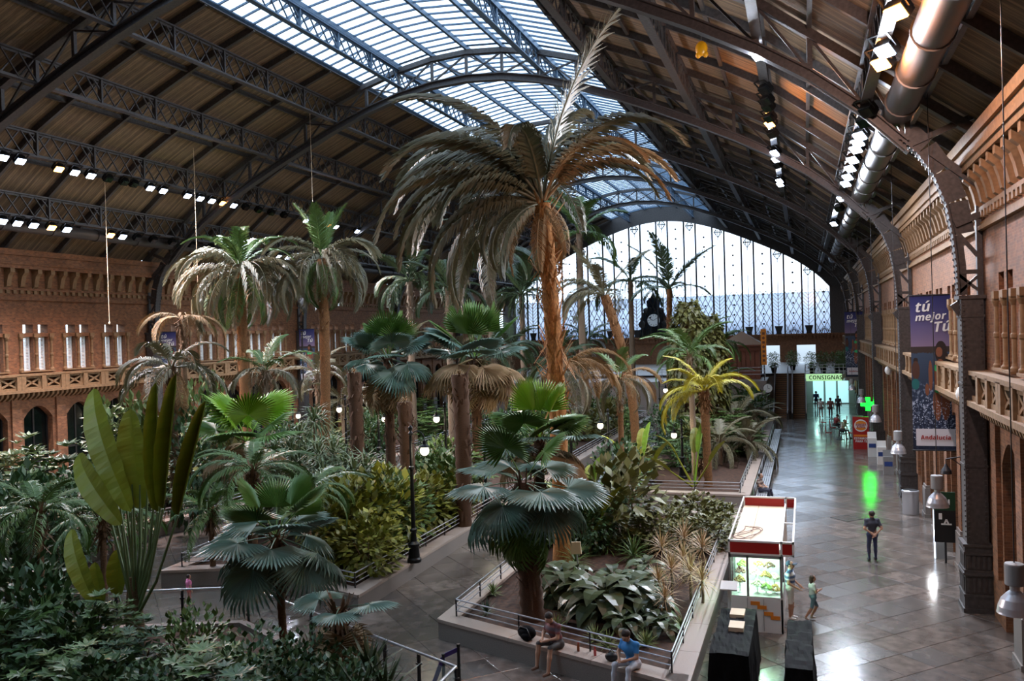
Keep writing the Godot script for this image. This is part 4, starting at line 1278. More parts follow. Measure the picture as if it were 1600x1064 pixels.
	for k in spots.size():
		var bed: String = "lamp-post bed" if k < 44 else ("bench-side bed" if k < 66 else ("wall-side bed" if k < 96 else "kiosk-side bed"))
		var s := rng.randf_range(.9, 1.5)
		var i := rng.randi() % 5
		bush(kinds[i], M[mats[i]], V(spots[k][0], .42, spots[k][1]), Vector3(s, s * rng.randf_range(.7, 1.3), s), {"fine": "fine-leaved shrub among the undergrowth", "mid": "dense round shrub among the undergrowth", "big": "large-leaved shrub among the undergrowth", "hand": "shrub with spread leaflets among the undergrowth"}[kinds[i]] + " of the " + bed, "undergrowth_shrub", "undergrowth, %s, %s" % [kinds[i], bed])
	# more palms far back in the beds
	for k in 16:
		var x: float = [rng.randf_range(-20, -14), rng.randf_range(-8.5, -4), rng.randf_range(-32, -27)][k % 3]
		var d := rng.randf_range(46, 74)
		c = V(x, rng.randf_range(3.5, 8.0), d)
		var g: Material = [M.palm_dark, M.palm_green, M.palm_grey][k % 3]
		palm("background_palm", "palm half hidden in the planting near the far terrace", c, .42, Vector2(rng.randf_range(-.3, .3), 0), .16, .14, M.trunk_grey, [[5, .7, 1.3, 2.8, 0, g], [8, 0.0, .7, 2.8, 1, g]], Vector3.ZERO, .25, false, "palms far back in the beds")

# ---------------------------------------------------------------- lamps
func flood(at: Vector3, aim: Vector3, kind: String, label: String, group: String, spill := false) -> void:
	var o := thing("floodlight", at)
	tag(o, label, "floodlight", group)
	o.look_at_from_position(at, at + aim, Vector3.UP if absf(aim.normalized().y) < .95 else Vector3.RIGHT)
	var m := MB.new()
	m.box(Vector3(0, 0, .12), Vector3(.42, .34, .22))
	for k in 5: m.box(Vector3(-.16 + k * .08, 0, .26), Vector3(.02, .28, .08))
	part(m, "housing", M.lamp_black, o)
	m = MB.new()
	m.bar(Vector3(-.24, 0, .1), Vector3(-.24, .38, .1), .03, .05); m.bar(Vector3(.24, 0, .1), Vector3(.24, .38, .1), .03, .05); m.box(Vector3(0, .39, .1), Vector3(.52, .03, .06))
	part(m, "yoke", M.lamp_black, o)
	m = MB.new()
	m.box(Vector3(0, 0, -.015), Vector3(.38, .3, .05))
	part(m, "lens", M.cold_lamp if kind == "cold" else (M.warm_lamp if kind == "warm" else M.dark_glass), o)
	if kind == "off": return
	if spill:   # all-round light in place of the beam, added to brighten nearby ironwork
		var q := OmniLight3D.new()
		q.name = "beam"; q.light_color = Color(.9, .94, 1) if kind == "cold" else Color(1, .62, .3)
		q.light_energy = 7.0; q.light_size = .16; q.omni_range = 80; q.omni_attenuation = 2; q.shadow_enabled = true
		q.position = Vector3(0, 0, -.25); o.add_child(q)
		return
	var l := SpotLight3D.new()
	l.name = "beam"
	l.light_color = Color(.9, .94, 1) if kind == "cold" else Color(1, .62, .3)
	l.light_energy = (30.0 if kind == "cold" else 38.0)
	l.spot_angle = 78; l.spot_angle_attenuation = .6
	l.spot_range = 80; l.spot_attenuation = 2; l.light_size = .16
	l.shadow_enabled = true
	l.position = Vector3(0, 0, -.08)
	o.add_child(l)
func build_floods() -> void:
	# rows on the garden side: [pixel x, pixel y, kind]
	for e in [[5, 245, "cold"], [32, 250, "cold"], [92, 262, "warm"], [117, 267, "cold"], [142, 271, "cold"], [235, 292, "cold"], [255, 296, "cold"], [293, 303, "cold"], [313, 308, "cold"], [331, 312, "cold"], [348, 314, "warm"], [365, 318, "cold"], [478, 343, "cold"], [490, 346, "cold"], [502, 349, "cold"], [514, 351, "warm"], [525, 353, "cold"], [558, 357, "cold"], [170, 280, "off"], [195, 285, "off"], [210, 287, "off"], [385, 323, "off"], [405, 327, "off"], [425, 332, "off"], [445, 336, "off"]]:
		var p := xp(e[0], e[1], AX - 16.0)
		flood(V(p.x, prof(16) - 1.75, -p.z), Vector3(.75, -1, .1), e[2], "%s floodlight in the upper row above the garden wall" % {"cold": "lit white", "warm": "lit orange", "off": "unlit"}[e[2]], "upper floodlights, garden side, %s" % e[2])
	for e in [[3, 325, "cold"], [27, 328, "cold"], [52, 331, "cold"], [80, 335, "warm"], [104, 339, "cold"], [172, 348, "warm"], [191, 350, "cold"], [422, 385, "cold"], [435, 386, "cold"], [449, 385, "cold"], [215, 354, "off"], [240, 358, "off"], [270, 362, "off"], [300, 366, "off"], [330, 371, "off"], [360, 376, "off"]]:
		var p := xp(e[0], e[1], AX - 19.0)
		flood(V(p.x, prof(19) - 1.75, -p.z), Vector3(.8, -1, .1), e[2], "%s floodlight in the lower row above the garden wall" % {"cold": "lit white", "warm": "lit orange", "off": "unlit"}[e[2]], "lower floodlights, garden side, %s" % e[2])
	for e in [[1183, 40, "cold"], [1203, 202, "warm"], [1211, 250, "cold"], [1211, 258, "cold"], [1212, 266, "cold"], [1213, 275, "cold"], [1219, 318, "cold"], [1220, 326, "cold"], [1193, 110, "off"], [1196, 130, "off"], [1198, 150, "off"], [1201, 170, "off"], [1206, 220, "off"], [1215, 295, "off"]]:
		var p := xp(e[0], e[1], AX + 16.0)
		flood(V(p.x, prof(16) - 1.75, -p.z), Vector3(-.6, -1, .6), e[2], "%s floodlight in the upper row above the concourse" % {"cold": "lit white", "warm": "lit orange", "off": "unlit"}[e[2]], "upper floodlights, concourse side, %s" % e[2], e[1] < 210)
	for e in [[1420, 42, "cold"], [1402, 86, "warm"], [1384, 134, "cold"], [1378, 150, "warm"], [1344, 235, "cold"], [1341, 247, "cold"], [1338, 259, "cold"], [1333, 273, "cold"], [1329, 284, "cold"], [1325, 295, "cold"], [1322, 306, "cold"], [1315, 322, "cold"], [1303, 350, "cold"], [1355, 205, "off"], [1350, 218, "off"], [1310, 335, "off"]]:
		var p := xp(e[0], e[1], AX + 19.0)
		flood(V(p.x, prof(19) - 1.75, -p.z), Vector3(-.6, -1, .6), e[2], "%s floodlight in the lower row beside the big duct" % {"cold": "lit white", "warm": "lit orange", "off": "unlit"}[e[2]], "lower floodlights, concourse side, %s" % e[2], e[0] > 1360 or e[0] == 1344 or e[0] == 1325)
func lamp_post(at: Vector3, h: float, arm: float, label: String) -> void:
	var o := thing("lamp_post", at)
	tag(o, label, "lamp post", "garden lamp posts")
	var m := MB.new()
	m.lathe(Vector3.ZERO, [[.24, 0], [.24, .1], [.2, .16], [.17, .5], [.2, .55], [.2, .62], [.11, .7], [.085, 1.0], [.12, 1.04], [.12, 1.1], [.075, 1.15], [.06, h * .7], [.1, h * .7 + .03], [.1, h * .7 + .1], [.055, h * .7 + .14], [.05, h - .15], [.09, h - .1], [.03, h]], 12)
	m.ball(Vector3(0, h + .07, 0), Vector3(.08, .1, .08), 10, 6)
	part(m, "post", M.lamp_black, o)
	m = MB.new()
	var p := PackedVector3Array(); var r := PackedFloat32Array()
	for k in 9:
		var a := PI * k / 8.0
		p.append(Vector3(arm * (1 - cos(a)) * .5, h - .3 + sin(a) * .28, 0)); r.append(.02)
	m.tube(p, r, 6)
	m.rod(Vector3(0, h - .45, 0), Vector3(arm, h - .42, 0), .014, 5)
	part(m, "arm", M.lamp_black, o)
	m = MB.new()
	m.lathe(Vector3(arm, h - .75, 0), [[.02, .45], [.05, .4], [.06, .3], [.17, .22], [.17, .19]], 12)
	part(m, "hood", M.lamp_black, o)
	m = MB.new()
	m.ball(Vector3(arm, h - .68, 0), Vector3(.155, .17, .155), 14, 10)
	part(m, "globe", M.globe, o)
	var l := OmniLight3D.new()
	l.name = "glow"; l.light_color = Color(1, .93, .8); l.light_energy = 2.0; l.light_size = .15; l.omni_range = 60; l.omni_attenuation = 2; l.shadow_enabled = true
	l.position = Vector3(arm, h - .68, 0)
	o.add_child(l)
func build_lamps() -> void:
	var b := gp(637, 877, .56)
	lamp_post(Vector3(b.x + .25, .56, b.z), 4.45, .5, "black lamp post on the ledge with one glass globe")
	for e in [[682, 655, 38, -.45, "lamp post before the fibrous stump, globe on its garden-wall side"], [905, 640, 40, .45, "lamp post half hidden behind the tallest trunk"], [938, 665, 42, -.4, "lamp post left of the thin bare trunk"], [1053, 680, 45, -.4, "lamp post under the yellow fronds"], [1040, 610, 58, .4, "lamp post beside the slim ivy pole"], [530, 640, 44, -.4, "lamp post before the garden-side arcade, globe glowing by dracaenas"], [466, 650, 48, .4, "lamp post farthest toward the garden-side wall"], [770, 690, 36, .4, "lamp post behind the drooping blue fans"], [812, 640, 47, .4, "lamp post far behind the large fan palm"], [600, 655, 50, .4, "lamp post seen between the stump and fan palm"]]:
		var c := dp(e[0], e[1], e[2])
		lamp_post(V(c.x - e[3], .42 if (c.x - e[3] < -12.9 and c.x - e[3] > -21.4) or c.x - e[3] > -9.5 or c.x - e[3] < -25 else 0.0, e[2]), maxf(2.6, c.y + .26), e[3], e[4])
	# pendant lamps along the concourse wall
	for k in 7:
		var d: float = [17.2, 26.6, 37.2, 48.8, 60.5, 72.0, 84.0][k]
		var o := thing("pendant_lamp", V(3.4, 3.0, d))
		tag(o, ["bell-shaped steel pendant lamp at the first ground-floor doorway", "bell-shaped steel pendant lamp beside the iron column with the green sign", "bell-shaped steel pendant lamp beyond the steel litter bin", "bell-shaped steel pendant lamp before the burger stand", "bell-shaped steel pendant lamp above the red burger sign", "bell-shaped steel pendant lamp beneath the farther banner", "bell-shaped steel pendant lamp near the lockers sign"][k], "lamp", "steel pendant lamps")
		var m := MB.new()
		m.lathe(Vector3.ZERO, [[.3, 0], [.29, .03], [.275, .12], [.225, .25], [.14, .35], [.08, .4], [.08, .5]], 20)
		part(m, "shade", M.steel, o)
		m = MB.new(); m.lathe(Vector3.ZERO, [[.15, .5], [.16, .52], [.16, .86], [.15, .88], [.02, .9]], 14)
		part(m, "gear_box", M.grey, o)
		m = MB.new(); m.rod(Vector3(0, .88, 0), Vector3(0, prof(3.4 - AX) - 2.96, 0), .012, 5)
		part(m, "cable", M.dark_steel, o)
		m = MB.new(); m.ball(Vector3(0, .12, 0), Vector3(.1, .13, .1), 10, 6)
		part(m, "bulb", M.grey, o)
	# plain cables hanging over the garden
	for e in [[167, 385, 505, 36], [308, 410, 480, 40], [487, 270, 400, 44]]:
		var p := dp(e[0], e[1], e[3]); var q := dp(e[0] + 3, e[2], e[3])
		var o := thing("hanging_cable", Vector3(p.x, q.y, p.z))
		tag(o, "thin pale cable hanging from the roof before the garden wall", "cable", "hanging cables")
		var m := MB.new(); m.rod(Vector3.ZERO, Vector3(0, prof(p.x - AX) - q.y, 0), .014, 5)
		m.ball(Vector3(0, 0, 0), Vector3(.05, .08, .05), 8, 5)
		part(m, "line", M.cream, o)
	# ducts under both eaves
	for s in [1.0, -1.0]:
		var o := thing("air_duct", V(AX + 19.85 * s, 14.25, 8))
		tag(o, "fat silver air duct running along the roof above the %s" % ("concourse" if s > 0 else "garden wall"), "duct")
		for k in 13:
			var m := MB.new()
			m.rod(V(0, 0, k * 6.0), V(0, 0, k * 6.0 + 5.96), .42 if s > 0 else .3, 18)
			part(m, "section", M.duct, o)
			m = MB.new()
			m.rod(V(0, 0, k * 6.0 - .07), V(0, 0, k * 6.0 + .07), .46 if s > 0 else .34, 18)
			part(m, "collar", M.duct, o)
			m = MB.new(); m.rod(V(0, 0, k * 6.0 + 2.93), V(0, 0, k * 6.0 + 3.07), .46 if s > 0 else .34, 18)
			part(m, "collar", M.duct, o)

# ---------------------------------------------------------------- lettering
var font: SystemFont
func text(words: String, size: float, m: Material, parent: Node, x: Transform3D, called := "lettering") -> void:
	if font == null:
		font = SystemFont.new()
		font.font_names = PackedStringArray(["Droid Sans"]); font.font_weight = 700
	var t := TextMesh.new()
	t.text = words; t.font = font; t.font_size = 64; t.pixel_size = size / 64.0; t.depth = .01
	part(t, called, m, parent, x)
func banner_print() -> ImageTexture:   # dusk sky, shore, bathers wading through spray
	var w := 150; var h := 560
	var im := Image.create(w, h, false, Image.FORMAT_RGB8)
	var f := FastNoiseLite.new()
	f.frequency = .05; f.seed = 4
	for y in h:
		for x in w:
			var v := float(y) / h
			var c := Color(.09, .12, .36).lerp(Color(.5, .42, .52), clampf(v / .34, 0, 1))
			if v > .33: c = Color(.2, .15, .13) if v < .37 + f.get_noise_2d(x * 2, 0) * .01 else Color(.2, .27, .36).lerp(Color(.06, .1, .2), (v - .37) * 1.6)
			if v > .55: c = c.lerp(Color(.78, .82, .9), clampf(f.get_noise_2d(x * 1.5, y) * 2.0 * (1.0 - absf(v - .7) * 4.0), 0, .9))
			im.set_pixel(x, y, c)
	var dot := func(cx: float, cyy: float, rx: float, ry: float, c: Color) -> void:
		for y in range(maxi(0, int(cyy - ry)), mini(h, int(cyy + ry) + 1)):
			for x in range(maxi(0, int(cx - rx)), mini(w, int(cx + rx) + 1)):
				if pow((x - cx) / rx, 2) + pow((y - cyy) / ry, 2) < 1.0: im.set_pixel(x, y, c)
	var skin := Color(.5, .3, .2); var hair := Color(.14, .08, .06); var green := Color(.25, .7, .42)
	dot.call(14, 235, 8, 11, hair); dot.call(14, 270, 13, 34, Color(.3, .18, .13)); dot.call(12, 320, 13, 20, Color(.1, .4, .4))
	dot.call(98, 205, 20, 40, hair); dot.call(116, 250, 14, 40, hair)
	dot.call(92, 205, 11, 18, skin); dot.call(95, 290, 22, 60, skin); dot.call(62, 290, 7, 55, skin); dot.call(126, 290, 7, 45, skin); dot.call(50, 340, 7, 22, skin)
	dot.call(82, 392, 14, 60, skin); dot.call(110, 392, 14, 60, skin)
	dot.call(84, 262, 11, 13, green); dot.call(108, 262, 11, 13, green); dot.call(96, 342, 24, 13, green)
	for k in 260:
		var a := hash(k) % 1000 / 1000.0; var b := hash(k + 9000) % 1000 / 1000.0
		dot.call(a * w, 380 + b * 140, 1.5, 1.5, Color(.8, .85, .92))
	im.fill_rect(Rect2i(10, 482, 130, 62), Color(.86, .85, .87))
	return img_tex(im)
func banner(at: Vector3, w: float, h: float, turn: float, label: String, tex: ImageTexture) -> void:
	var o := thing("hanging_banner", at, turn)
	tag(o, label, "banner", "holiday banners")
	var pm := StandardMaterial3D.new()
	pm.albedo_texture = tex; pm.roughness = .7
	var m := MB.new()
	var e := .008
	m.quv(Vector3(-w * .5, h, e), Vector3(w * .5, h, e), Vector3(w * .5, 0, e), Vector3(-w * .5, 0, e), Vector2(0, 0), Vector2(1, 1))
	m.quv(Vector3(w * .5, h, -e), Vector3(-w * .5, h, -e), Vector3(-w * .5, 0, -e), Vector3(w * .5, 0, -e), Vector2(0, 0), Vector2(1, 1))
	part(m, "sheet", pm, o)
	m = MB.new()
	m.rod(Vector3(-w * .52, h, 0), Vector3(w * .52, h, 0), .03); m.rod(Vector3(-w * .52, 0, 0), Vector3(w * .52, 0, 0), .03)
	m.rod(Vector3(w * .5, h + .04, 0), Vector3(w * .5 + .5, h + .04, 0), .02)
	part(m, "poles", M.dark_steel, o)
	var lean := Basis(Vector3.BACK, .06) * Basis(Vector3(1, 0, 0), Vector3(.25, 1, 0), Vector3(0, 0, 1))
	var k := w / 1.5
	text("tú", .5 * k, M.white, o, Transform3D(lean, Vector3(-.32 * k, h - .42 * k, .02)))
	text("mejor", .36 * k, M.white, o, Transform3D(lean, Vector3(-.08 * k, h - .78 * k, .02)))
	text("Tú", .5 * k, M.white, o, Transform3D(lean, Vector3(.3 * k, h - 1.15 * k, .02)))
	text("Andalucía", .21 * k, M.red, o, Transform3D(Basis(), Vector3(0, h * .083, .02)))

# ---------------------------------------------------------------- people
# every bone: [from, to, radius from, radius to, colour]
func body(o: Node3D, bones: Array, cell := .026) -> MB:
	var lo := Vector3.ONE * 9; var hi := -lo
	for b in bones:
		for e in 2:
			lo = lo.min(b[e] - Vector3.ONE * (b[2 + e] + .06)); hi = hi.max(b[e] + Vector3.ONE * (b[2 + e] + .06))
	var nx := int((hi.x - lo.x) / cell) + 2; var ny := int((hi.y - lo.y) / cell) + 2; var nz := int((hi.z - lo.z) / cell) + 2
	var g := PackedFloat32Array(); g.resize(nx * ny * nz); g.fill(1.0)
	var near := PackedFloat32Array(); near.resize(nx * ny * nz); near.fill(9.0)
	var who := PackedInt32Array(); who.resize(nx * ny * nz)
	for i in bones.size():
		var a: Vector3 = bones[i][0]; var b: Vector3 = bones[i][1]
		var ra: float = bones[i][2]; var rb: float = bones[i][3]
		var pad := maxf(ra, rb) + .075
		var p0 := ((a.min(b) - Vector3.ONE * pad - lo) / cell).floor().max(Vector3.ZERO)
		var p1 := ((a.max(b) + Vector3.ONE * pad - lo) / cell).ceil().min(Vector3(nx - 1, ny - 1, nz - 1))
		var ab := b - a
		var l2 := maxf(ab.length_squared(), 1e-6)
		for z in range(int(p0.z), int(p1.z) + 1):
			for y in range(int(p0.y), int(p1.y) + 1):
				for x in range(int(p0.x), int(p1.x) + 1):
					var p := lo + Vector3(x, y, z) * cell
					var t := clampf((p - a).dot(ab) / l2, 0, 1)
					var d := p.distance_to(a + ab * t) - lerpf(ra, rb, t)
					var k := x + nx * (y + ny * z)
					if d < near[k]:
						near[k] = d; who[k] = i
					var h := maxf(.04 - absf(d - g[k]), 0) / .04
					g[k] = minf(d, g[k]) - h * h * .01
	var vid := {}
	var pos := PackedVector3Array(); var nrm := PackedVector3Array(); var col := PackedColorArray()
	var st := [1, nx, nx * ny]
	for z in nz - 1:
		for y in ny - 1:
			var k0 := nx * (y + ny * z)
			for x in nx - 1:
				var k := k0 + x
				var s := 0
				var sum := Vector3.ZERO; var cnt := 0
				var c := [g[k], g[k + 1], g[k + nx], g[k + nx + 1], g[k + st[2]], g[k + st[2] + 1], g[k + st[2] + nx], g[k + st[2] + nx + 1]]
				for i in 8:
					if c[i] < 0: s += 1
				if s == 0 or s == 8: continue
				for i in 8:
					for bit in [1, 2, 4]:
						if i & bit: continue
						var j: int = i | bit
						if (c[i] < 0) != (c[j] < 0):
							var f: float = c[i] / (c[i] - c[j])
							var q := Vector3(i & 1, (i >> 1) & 1, (i >> 2) & 1); var r := Vector3(j & 1, (j >> 1) & 1, (j >> 2) & 1)
							sum += q.lerp(r, f); cnt += 1
				vid[k] = pos.size()
				pos.append(lo + (Vector3(x, y, z) + sum / cnt) * cell)
				nrm.append(Vector3(c[1] + c[3] + c[5] + c[7] - c[0] - c[2] - c[4] - c[6], c[2] + c[3] + c[6] + c[7] - c[0] - c[1] - c[4] - c[5], c[4] + c[5] + c[6] + c[7] - c[0] - c[1] - c[2] - c[3]).normalized())
				col.append(bones[who[k]][4])
	var m := MB.new()
	for k in vid:
		for ax in 3:
			var k2: int = k + st[ax]
			if (g[k] < 0) == (g[k2] < 0): continue
			var u: int = st[(ax + 1) % 3]; var v: int = st[(ax + 2) % 3]
			if not (vid.has(k - u) and vid.has(k - v) and vid.has(k - u - v)): continue
			var q := [vid[k], vid[k - u], vid[k - u - v], vid[k - v]]
			if g[k] < 0: q.reverse()
			for i in [0, 1, 2, 0, 2, 3]:
				m.v.append(pos[q[i]]); m.n.append(nrm[q[i]]); m.c.append(col[q[i]]); m.t.append(Vector2.ZERO)
	return m
func J(x: float, y: float, z: float) -> Vector3:
	return Vector3(x, y, z)
const SKIN := Color(.42, .24, .16)
# pose: joints that differ from standing; look: colours and sleeve / leg lengths
func person(label: String, at: Vector3, turn: float, tall: float, pose: Dictionary, look: Dictionary, group := "") -> Node3D:
	var o := thing("person", at, turn)
	tag(o, label, "person", group)
	var j := {"hip": J(0, .95, 0), "chest": J(0, 1.3, 0), "neck": J(0, 1.47, 0), "head": J(0, 1.62, .02),
		"hl": J(.09, .92, 0), "kl": J(.1, .5, .02), "al": J(.1, .09, 0), "hr": J(-.09, .92, 0), "kr": J(-.1, .5, .02), "ar": J(-.1, .09, 0),
		"sl": J(.19, 1.42, 0), "el": J(.25, 1.14, -.02), "wl": J(.26, .9, .06), "sr": J(-.19, 1.42, 0), "er": J(-.25, 1.14, -.02), "wr": J(-.26, .9, .06)}
	for k in pose: j[k] = pose[k]
	var sh: Color = look.shirt; var tr: Color = look.trousers; var shoe: Color = look.shoe
	var sk: Color = look.get("skin", SKIN)
	var b := []
	b.append([j.hl, j.hr, .115, .115, tr]); b.append([j.hip, j.hip.lerp(j.chest, .3), .125, .13, tr])
	b.append([j.hip.lerp(j.chest, .25), j.chest, .135, .15, sh]); b.append([j.chest + (j.sl - j.sr) * .2, j.chest + (j.sr - j.sl) * .2, .14, .14, sh])
	b.append([j.sl, j.sr, .068, .068, sh]); b.append([j.chest, j.neck, .1, .062, sh]); b.append([j.neck, j.neck.lerp(j.head, .7), .052, .05, sk])
	b.append([j.head + J(0, -.035, .02), j.head + J(0, .04, -.01), .083, .1, sk])
	for s in ["l", "r"]:
		var hp: Vector3 = j["h" + s]; var kn: Vector3 = j["k" + s]; var an: Vector3 = j["a" + s]
		b.append([hp, kn, .088, .062, tr])
		var lower: Color = sk if look.get("shorts", false) else tr
		b.append([kn, kn.lerp(an, .4), .058, .056, lower]); b.append([kn.lerp(an, .4), an, .056, .04, lower])
		var toe: Vector3 = pose.get("t" + s, an + J(0, -.045, .15))
		b.append([an + J(0, -.04, -.02), toe, .043, .038, shoe])
		var sd: Vector3 = j["s" + s]; var el: Vector3 = j["e" + s]; var wr: Vector3 = j["w" + s]
		var sleeve: float = look.get("sleeve", .6)
		b.append([sd, sd.lerp(el, sleeve), .06, .054, sh]); b.append([sd.lerp(el, sleeve), el, .048, .042, sk if sleeve < 1 else sh])
		b.append([el, wr, .041, .03, sk if sleeve < 1.5 else sh])
		b.append([wr, wr + (wr - el).normalized() * .07, .03, .036, sk])
	var m := body(o, b)
	if look.has("stripe"):
		for i in m.v.size():
			if m.c[i] == sh and fposmod(m.v[i].y, .16) < .08: m.c[i] = look.stripe
	for s in ["l", "r"]:   # fingers
		var el: Vector3 = j["e" + s]; var wr: Vector3 = j["w" + s]
		var d := (wr - el).normalized()
		var sd := d.cross(Vector3.UP if absf(d.y) < .9 else Vector3.BACK).normalized()
		var dn := sd.cross(d)
		m.col = sk
		for k in 4:
			var f := wr + d * .09 + sd * (k - 1.5) * .02
			var ln: float = [.062, .075, .07, .052][k]
			m.tube(PackedVector3Array([f, f + d * ln * .6, f + d * ln + dn * .015]), PackedFloat32Array([.0095, .009, .007]), 6)
		var th := wr + d * .03 + sd * .035
		m.tube(PackedVector3Array([th, th + sd * .025 + d * .03, th + sd * .03 + d * .06]), PackedFloat32Array([.011, .01, .008]), 6)
	var hd: Vector3 = j.head
	var face := (Basis(Vector3.UP, look.get("head_turn", 0.0)) * Basis(Vector3.RIGHT, look.get("nod", 0.0)))
	m.col = sk
	m.ball(hd + face * J(0, -.01, .112), Vector3(.016, .024, .02), 8, 5)
	for s in [-1.0, 1.0]: m.ball(hd + face * J(.098 * s, 0, 0), Vector3(.014, .03, .02), 8, 5)
	m.col = sk * Color(.75, .5, .5); m.ball(hd + face * J(0, -.055, .098), Vector3(.028, .008, .01), 8, 4)
	m.col = Color(.02, .015, .01)
	for s in [-1.0, 1.0]: m.ball(hd + face * J(.036 * s, .015, .1), Vector3(.013, .008, .008), 8, 4)
	part(m, "body", M.person, o)
	var hm := MB.new()
	hm.col = look.get("hair", Color(.025, .017, .012))
	hm.ball(hd + face * J(0, .045, -.03), Vector3(.107, .1, .108), 14, 8)
	if look.get("long", false):
		hm.ball(hd + face * J(0, -.06, -.07), Vector3(.11, .17, .075), 12, 8)
	if look.get("cap", false):
		hm.box(hd + face * J(0, .06, .13), Vector3(.15, .02, .12), face)
	part(hm, "cap" if look.get("cap", false) else "hair", M.person, o)
	o.scale = Vector3.ONE * tall / 1.75
	return o
func seat_pose(lean := .1, spread := .12, look_down := .06) -> Dictionary:
	return {"hip": J(0, .13, 0), "chest": J(0, .47, lean), "neck": J(0, .63, lean + .03), "head": J(0, .77, lean + .07 + look_down), "hl": J(.1, .1, .02), "hr": J(-.1, .1, .02), "kl": J(.1 + spread, .12, .44), "kr": J(-.1 - spread, .12, .44), "al": J(.14 + spread, -.42, .56), "ar": J(-.12 - spread, -.42, .5),
		"sl": J(.19, .58, lean), "sr": J(-.19, .58, lean), "el": J(.26, .33, lean + .1), "er": J(-.26, .33, lean + .1), "wl": J(.08, .27, lean + .3), "wr": J(-.08, .27, lean + .3)}
func build_people() -> void:
	person("man in dark tee shirt and jeans strolling with hands clasped behind his back", gp(1364, 876), PI + .25, 1.72, {"el": J(.29, 1.16, -.1), "wl": J(.06, .98, -.17), "er": J(-.29, 1.16, -.1), "wr": J(-.05, .95, -.18), "kl": J(.12, .5, .03), "al": J(.14, .09, -.06), "ar": J(-.12, .09, .06)}, {"shirt": Color(.03, .035, .05), "trousers": Color(.02, .03, .075), "shoe": Color(.015, .015, .02), "sleeve": .7})
	person("man in cap, blue and white striped shirt and white shorts beside the kiosk", gp(1236, 967), 1.35, 1.62, {"wl": J(.16, 1.0, .25), "wr": J(-.16, 1.0, .25), "el": J(.26, 1.14, .02), "er": J(-.26, 1.14, .02)}, {"shirt": Color(.62, .66, .72), "stripe": Color(.07, .13, .26), "trousers": Color(.7, .7, .68), "shoe": Color(.75, .75, .75), "shorts": true, "cap": true, "hair": Color(.03, .05, .1)})
	person("long-haired girl in pale shirt and denim shorts walking past the kiosk", gp(1271, 969), 1.9, 1.25, {"kl": J(.1, .52, .18), "al": J(.1, .12, -.05), "kr": J(-.08, .5, -.08), "ar": J(-.08, .16, -.32), "tr": J(-.08, .06, -.22), "wl": J(.1, 1.16, .22), "wr": J(-.12, 1.2, .22), "el": J(.25, 1.15, .05), "er": J(-.24, 1.15, .05)}, {"shirt": Color(.52, .5, .52), "trousers": Color(.1, .17, .22), "shoe": Color(.5, .45, .4), "shorts": true, "long": true, "hair": Color(.05, .025, .017)})
	var front := .38
	var a := V(-5.85, .56, 19.85 + .24)
	person("man in dark red tee shirt and shorts sitting on the ledge looking at a phone", Vector3(a.x, .56, a.z), -front - .2, 1.72, seat_pose(.14, .12, .07), {"shirt": Color(.16, .05, .05), "trousers": Color(.05, .045, .045), "shoe": Color(.16, .09, .06), "shorts": true, "nod": .5, "stripe": Color(.09, .06, .08)})
	a = V(-3.85, .56, 19.06 + .24)
	person("man in bright blue tee shirt and pale jeans sitting on the ledge", Vector3(a.x, .56, a.z), -front - .1, 1.74, seat_pose(.12, .1, .07), {"shirt": Color(.03, .2, .5), "trousers": Color(.5, .54, .6), "shoe": Color(.2, .2, .2), "nod": .5})
	a = gp(1193, 764, .45)
	person("person in striped top slumped on the bench behind the kiosk", V(-2.12, .45, 41.8), 1.3, 1.68, seat_pose(-.05, .05, .0), {"shirt": Color(.13, .08, .07), "stripe": Color(.3, .24, .2), "trousers": Color(.02, .02, .04), "shoe": Color(.02, .02, .02)})
	for e in [[1283, 653, 3.3, 1.72, Color(.55, .52, .48), Color(.25, .2, .17), "walker in pale shirt with a black shoulder bag heading for the lockers"], [1298, 654, 3.0, 1.8, Color(.16, .06, .05), Color(.07, .05, .05), "tall walker in maroon top beside the one with the shoulder bag"], [1310, 648, 3.2, 1.72, Color(.02, .02, .025), Color(.02, .02, .025), "walker in black in front of the pair near the lockers sign"]]:
		person(e[6], gp(e[0], e[1]), e[2], e[3], {"kl": J(.1, .5, .1), "al": J(.1, .1, .12), "ar": J(-.1, .12, -.14)}, {"shirt": e[4], "trousers": e[5], "shoe": Color(.02, .02, .02), "shorts": e[0] < 1290})
	person("person in blue standing under the lockers sign", V(.9, 0, 88), PI, 1.75, {}, {"shirt": Color(.05, .1, .3), "trousers": Color(.03, .03, .06), "shoe": Color(.02, .02, .02)})
	person("child in pink top walking behind the island balustrade", gp(296, 948), 2.6, 1.0, {"al": J(.1, .1, .15), "ar": J(-.1, .12, -.15)}, {"shirt": Color(.75, .22, .42), "trousers": Color(.5, .12, .1), "shoe": Color(.3, .1, .1), "shorts": true})
	person("child with white shoes sitting on the ledge under dark palms", V(-25.75, .56, 26.4), 1.2, 1.35, seat_pose(.02, .04), {"shirt": Color(.3, .3, .34), "trousers": Color(.3, .34, .42), "shoe": Color(.8, .8, .8), "shorts": true, "skin": Color(.5, .33, .25)})
	for e in [[2.35, 66, .9, "diner in white at the red tables"], [2.0, 69.5, 2.2, "diner in dark red at the red tables"]]:
		person(e[3], V(e[0], .46, e[1]), e[2], 1.7, seat_pose(.15, .05), {"shirt": Color(.6, .55, .52) if e[1] < 68 else Color(.2, .04, .04), "trousers": Color(.04, .04, .05), "shoe": Color(.02, .02, .02)})

